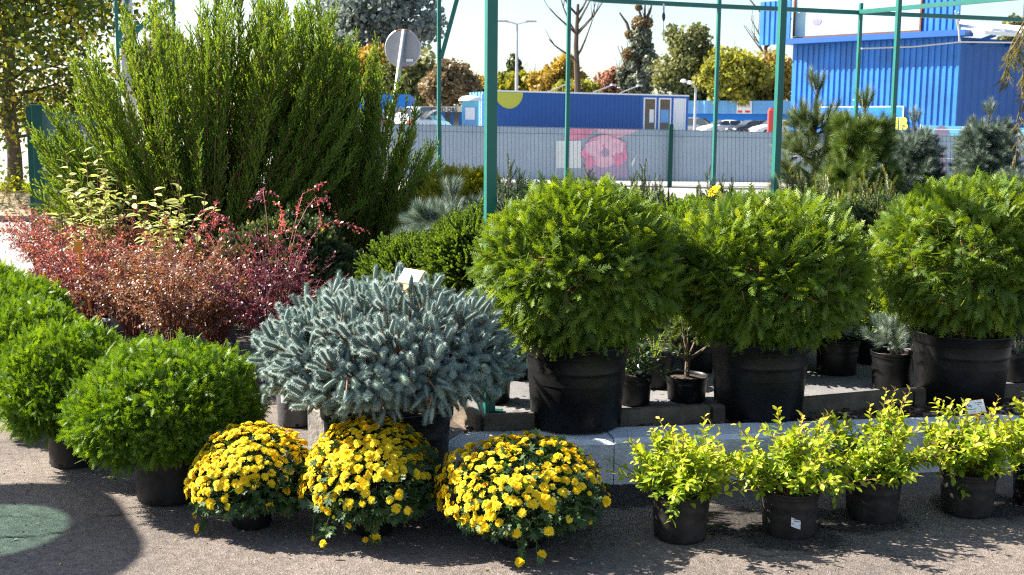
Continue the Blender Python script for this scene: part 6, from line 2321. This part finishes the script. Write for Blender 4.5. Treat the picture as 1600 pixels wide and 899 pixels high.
small_pot('dark pot partly hidden by the right side of the blue spruce', 768, 634, .10, .20, 'leafy', 140)
small_pot('grey black pot with sparse yellow shoots left of the blue spruce tub', 464, 670, .11, .26, 'bare', 141, 0.0, 'pot_grey')

# ---- weeping conifer whose branches hang into the right edge
def weeping():
    rng = np.random.default_rng(151)
    Y = 7.6
    q = P(1648, 60, Y)
    o = thing('weeping_larch', 'weeping conifer whose hanging olive branches enter at the right edge', 'weeping tree', (q.x, Y, .2))
    pot(o, .18, .3, .15, M['pot'])
    m = MB(); H = P(1640, 30, Y).z - .2
    m.tube([(0, 0, .25), (.03, 0, H * .6), (-.02, 0, H)], [.028, .02, .012], 8)
    PP, DD, SS, TT = [], [], [], []
    for k in range(30):
        a = k * 2.4
        r = rng.uniform(.08, .27)
        top = H + rng.uniform(-.15, .12)
        drop = rng.uniform(.4, .9) * (1 if k % 2 else .7)
        c = np.array([[0, 0, top - .15], [r * .6 * math.cos(a), r * .6 * math.sin(a), top], [r * math.cos(a), r * math.sin(a), top - .2], [r * 1.08 * math.cos(a), r * 1.08 * math.sin(a), top - drop]])
        m.tube([tuple(v) for v in c], [.008, .006, .004, .002], 4, False)
        for j in range(34):
            t = .25 + .75 * j / 34
            f = min(t, .999) * 3; i = int(f)
            PP.append(c[i] + (c[i + 1] - c[i]) * (f - i)); az = j * 2.4
            DD.append(nrm(np.array([math.cos(az) * .6, math.sin(az) * .6, -.8]) + rng.normal(0, .2, 3))); SS.append(rng.uniform(.05, .09)); TT.append(.6 + rng.normal(0, .15))
    m.build('branches', M['bark'], o)
    g = Geo(); PP = np.array(PP)
    g.scatter(YEW, PP, frames(np.array(DD), rng.uniform(-3, 3, len(PP))), np.array(SS), np.clip(TT, 0, 1))
    g.build('foliage', leafmat('larch_needle', [(0, (.06, .07, .02)), (.5, (.17, .17, .05)), (1, (.34, .28, .09))], .25, (1.2, 1.1, .5)), o)
weeping()

# ---- plant tags and stakes
def tag_stake(label, loc, rz, tilt, w, h, stake, mm, lines, logo=False, roll=0.0):
    """white card on a tilted holder; loc = foot of the stake"""
    o = thing('plant_tag', label, 'plant tag', loc, rz, group='price tags on stakes')
    R3 = Matrix.Rotation(roll, 4, 'Y') @ Matrix.Rotation(-tilt, 4, 'X')
    top = Vector((0, 0, stake))
    m = MB(); m.bar((0, 0, 0), (0, 0, stake * .9), .008)
    tri = [R3 @ Vector((x, .004, z)) + top for x, z in ((-.004, -.03), (.004, -.03), (.018, .002), (-.018, .002))]
    tri2 = [R3 @ Vector((x, .008, z)) + top for x, z in ((-.004, -.03), (.004, -.03), (.018, .002), (-.018, .002))]
    m.add(tri + tri2, [(0, 1, 2, 3), (7, 6, 5, 4), (0, 4, 5, 1), (1, 5, 6, 2), (2, 6, 7, 3), (3, 7, 4, 0)])
    m.build('stake', mm, o)
    def card(name, x0, x1, z0, z1, y0, y1, mt, par):
        b = MB()
        vs = [R3 @ Vector((x, yy, z)) + top for yy in (y0, y1) for x, z in ((x0, z0), (x1, z0), (x1, z1), (x0, z1))]
        b.add(vs, [(0, 1, 2, 3), (7, 6, 5, 4), (0, 4, 5, 1), (1, 5, 6, 2), (2, 6, 7, 3), (3, 7, 4, 0)])
        return b.build(name, mt, par)
    hd = card('holder', -w / 2 - .002, w / 2 + .002, -.002, h + .003, .001, .006, mm, o)
    cd = card('card', -w / 2, w / 2, 0, h, -.002, .0005, M['white'], hd)
    b = MB()
    for (x0, x1, zz, th) in lines:
        x = x0
        r = random.Random(int(x0 * 1e4 + zz * 1e4))
        while x < x1:
            l = r.uniform(.0012, .003)
            vs = [R3 @ Vector((xx, -.0026, z2)) + top for xx, z2 in ((x, zz), (min(x + l, x1), zz), (min(x + l, x1), zz + th), (x, zz + th))]
            b.add(vs, [(0, 1, 2, 3)])
            x += l + .0008
    if logo:
        for pl in (((-.030, .043), (-.026, .044), (-.027, .036), (-.023, .033), (-.026, .030), (-.031, .035)), ((-.024, .040), (-.017, .038), (-.016, .026), (-.019, .027), (-.020, .034), (-.024, .036))):
            b.add([R3 @ Vector((x, -.0027, z)) + top for x, z in pl], [tuple(range(len(pl)))])
    b.build('card_lettering', M['ink'] if logo else M['ink_grey'], cd)
    return o
# white tag on the spruce
p = P(636, 443, SPY - .13)
tag_stake('white tag on an amber holder stuck in the top of the blue spruce', (p.x, p.y, p.z - .30), -.55, .75, .094, .066, .30, M['amber'],
          [(-.03, .0, .05, .002), (-.02, .025, .036, .002), (-.03, -.01, .024, .002), (.0, .03, .012, .002)], False, .06)
p = P(1527, 646, 4.62)
tag_stake('white tag with a dark emblem on an orange stake in the golden spirea', (p.x, p.y, p.z - .22), -.1, .62, .072, .056, .22, M['orange'],
          [(.0, .03, .043, .003), (.008, .026, .036, .003), (-.03, .0, .017, .003), (-.026, -.004, .006, .002), (.016, .032, .004, .002)], True, -.16)
def orange_stake():
    a, b = P(124, 393, 7.3), P(140, 470, 7.3)
    o = thing('plant_stake', 'tall orange stake leaning in the nearest pot of the barberry row', 'plant stake', b)
    d = a - b
    m = MB(); m.bar((0, 0, -.06), tuple(d), .012); m.build('stake', M['orange'], o)
    m = MB(); m.box((d.x - .005, d.y, d.z + .03), (.05, .008, .07), .2); m.build('holder', M['orange'], o)
orange_stake()
def pot_label():
    for o in bpy.data.objects:
        if o.get('label', '').startswith('grey black pot with sparse'):
            m = MB(); vs, fs = [], []
            for i in range(5):
                a = -math.pi / 2 - .62 + i * .09
                for z in (.13, .175):
                    rr = .0945 + .0125 * z / .2 + .0012
                    vs.append((rr * math.cos(a), rr * math.sin(a), z))
                if i: fs.append((2 * i - 2, 2 * i, 2 * i + 1, 2 * i - 1))
            m.add(vs, fs); m.build('sticker', M['white'], o)
pot_label()
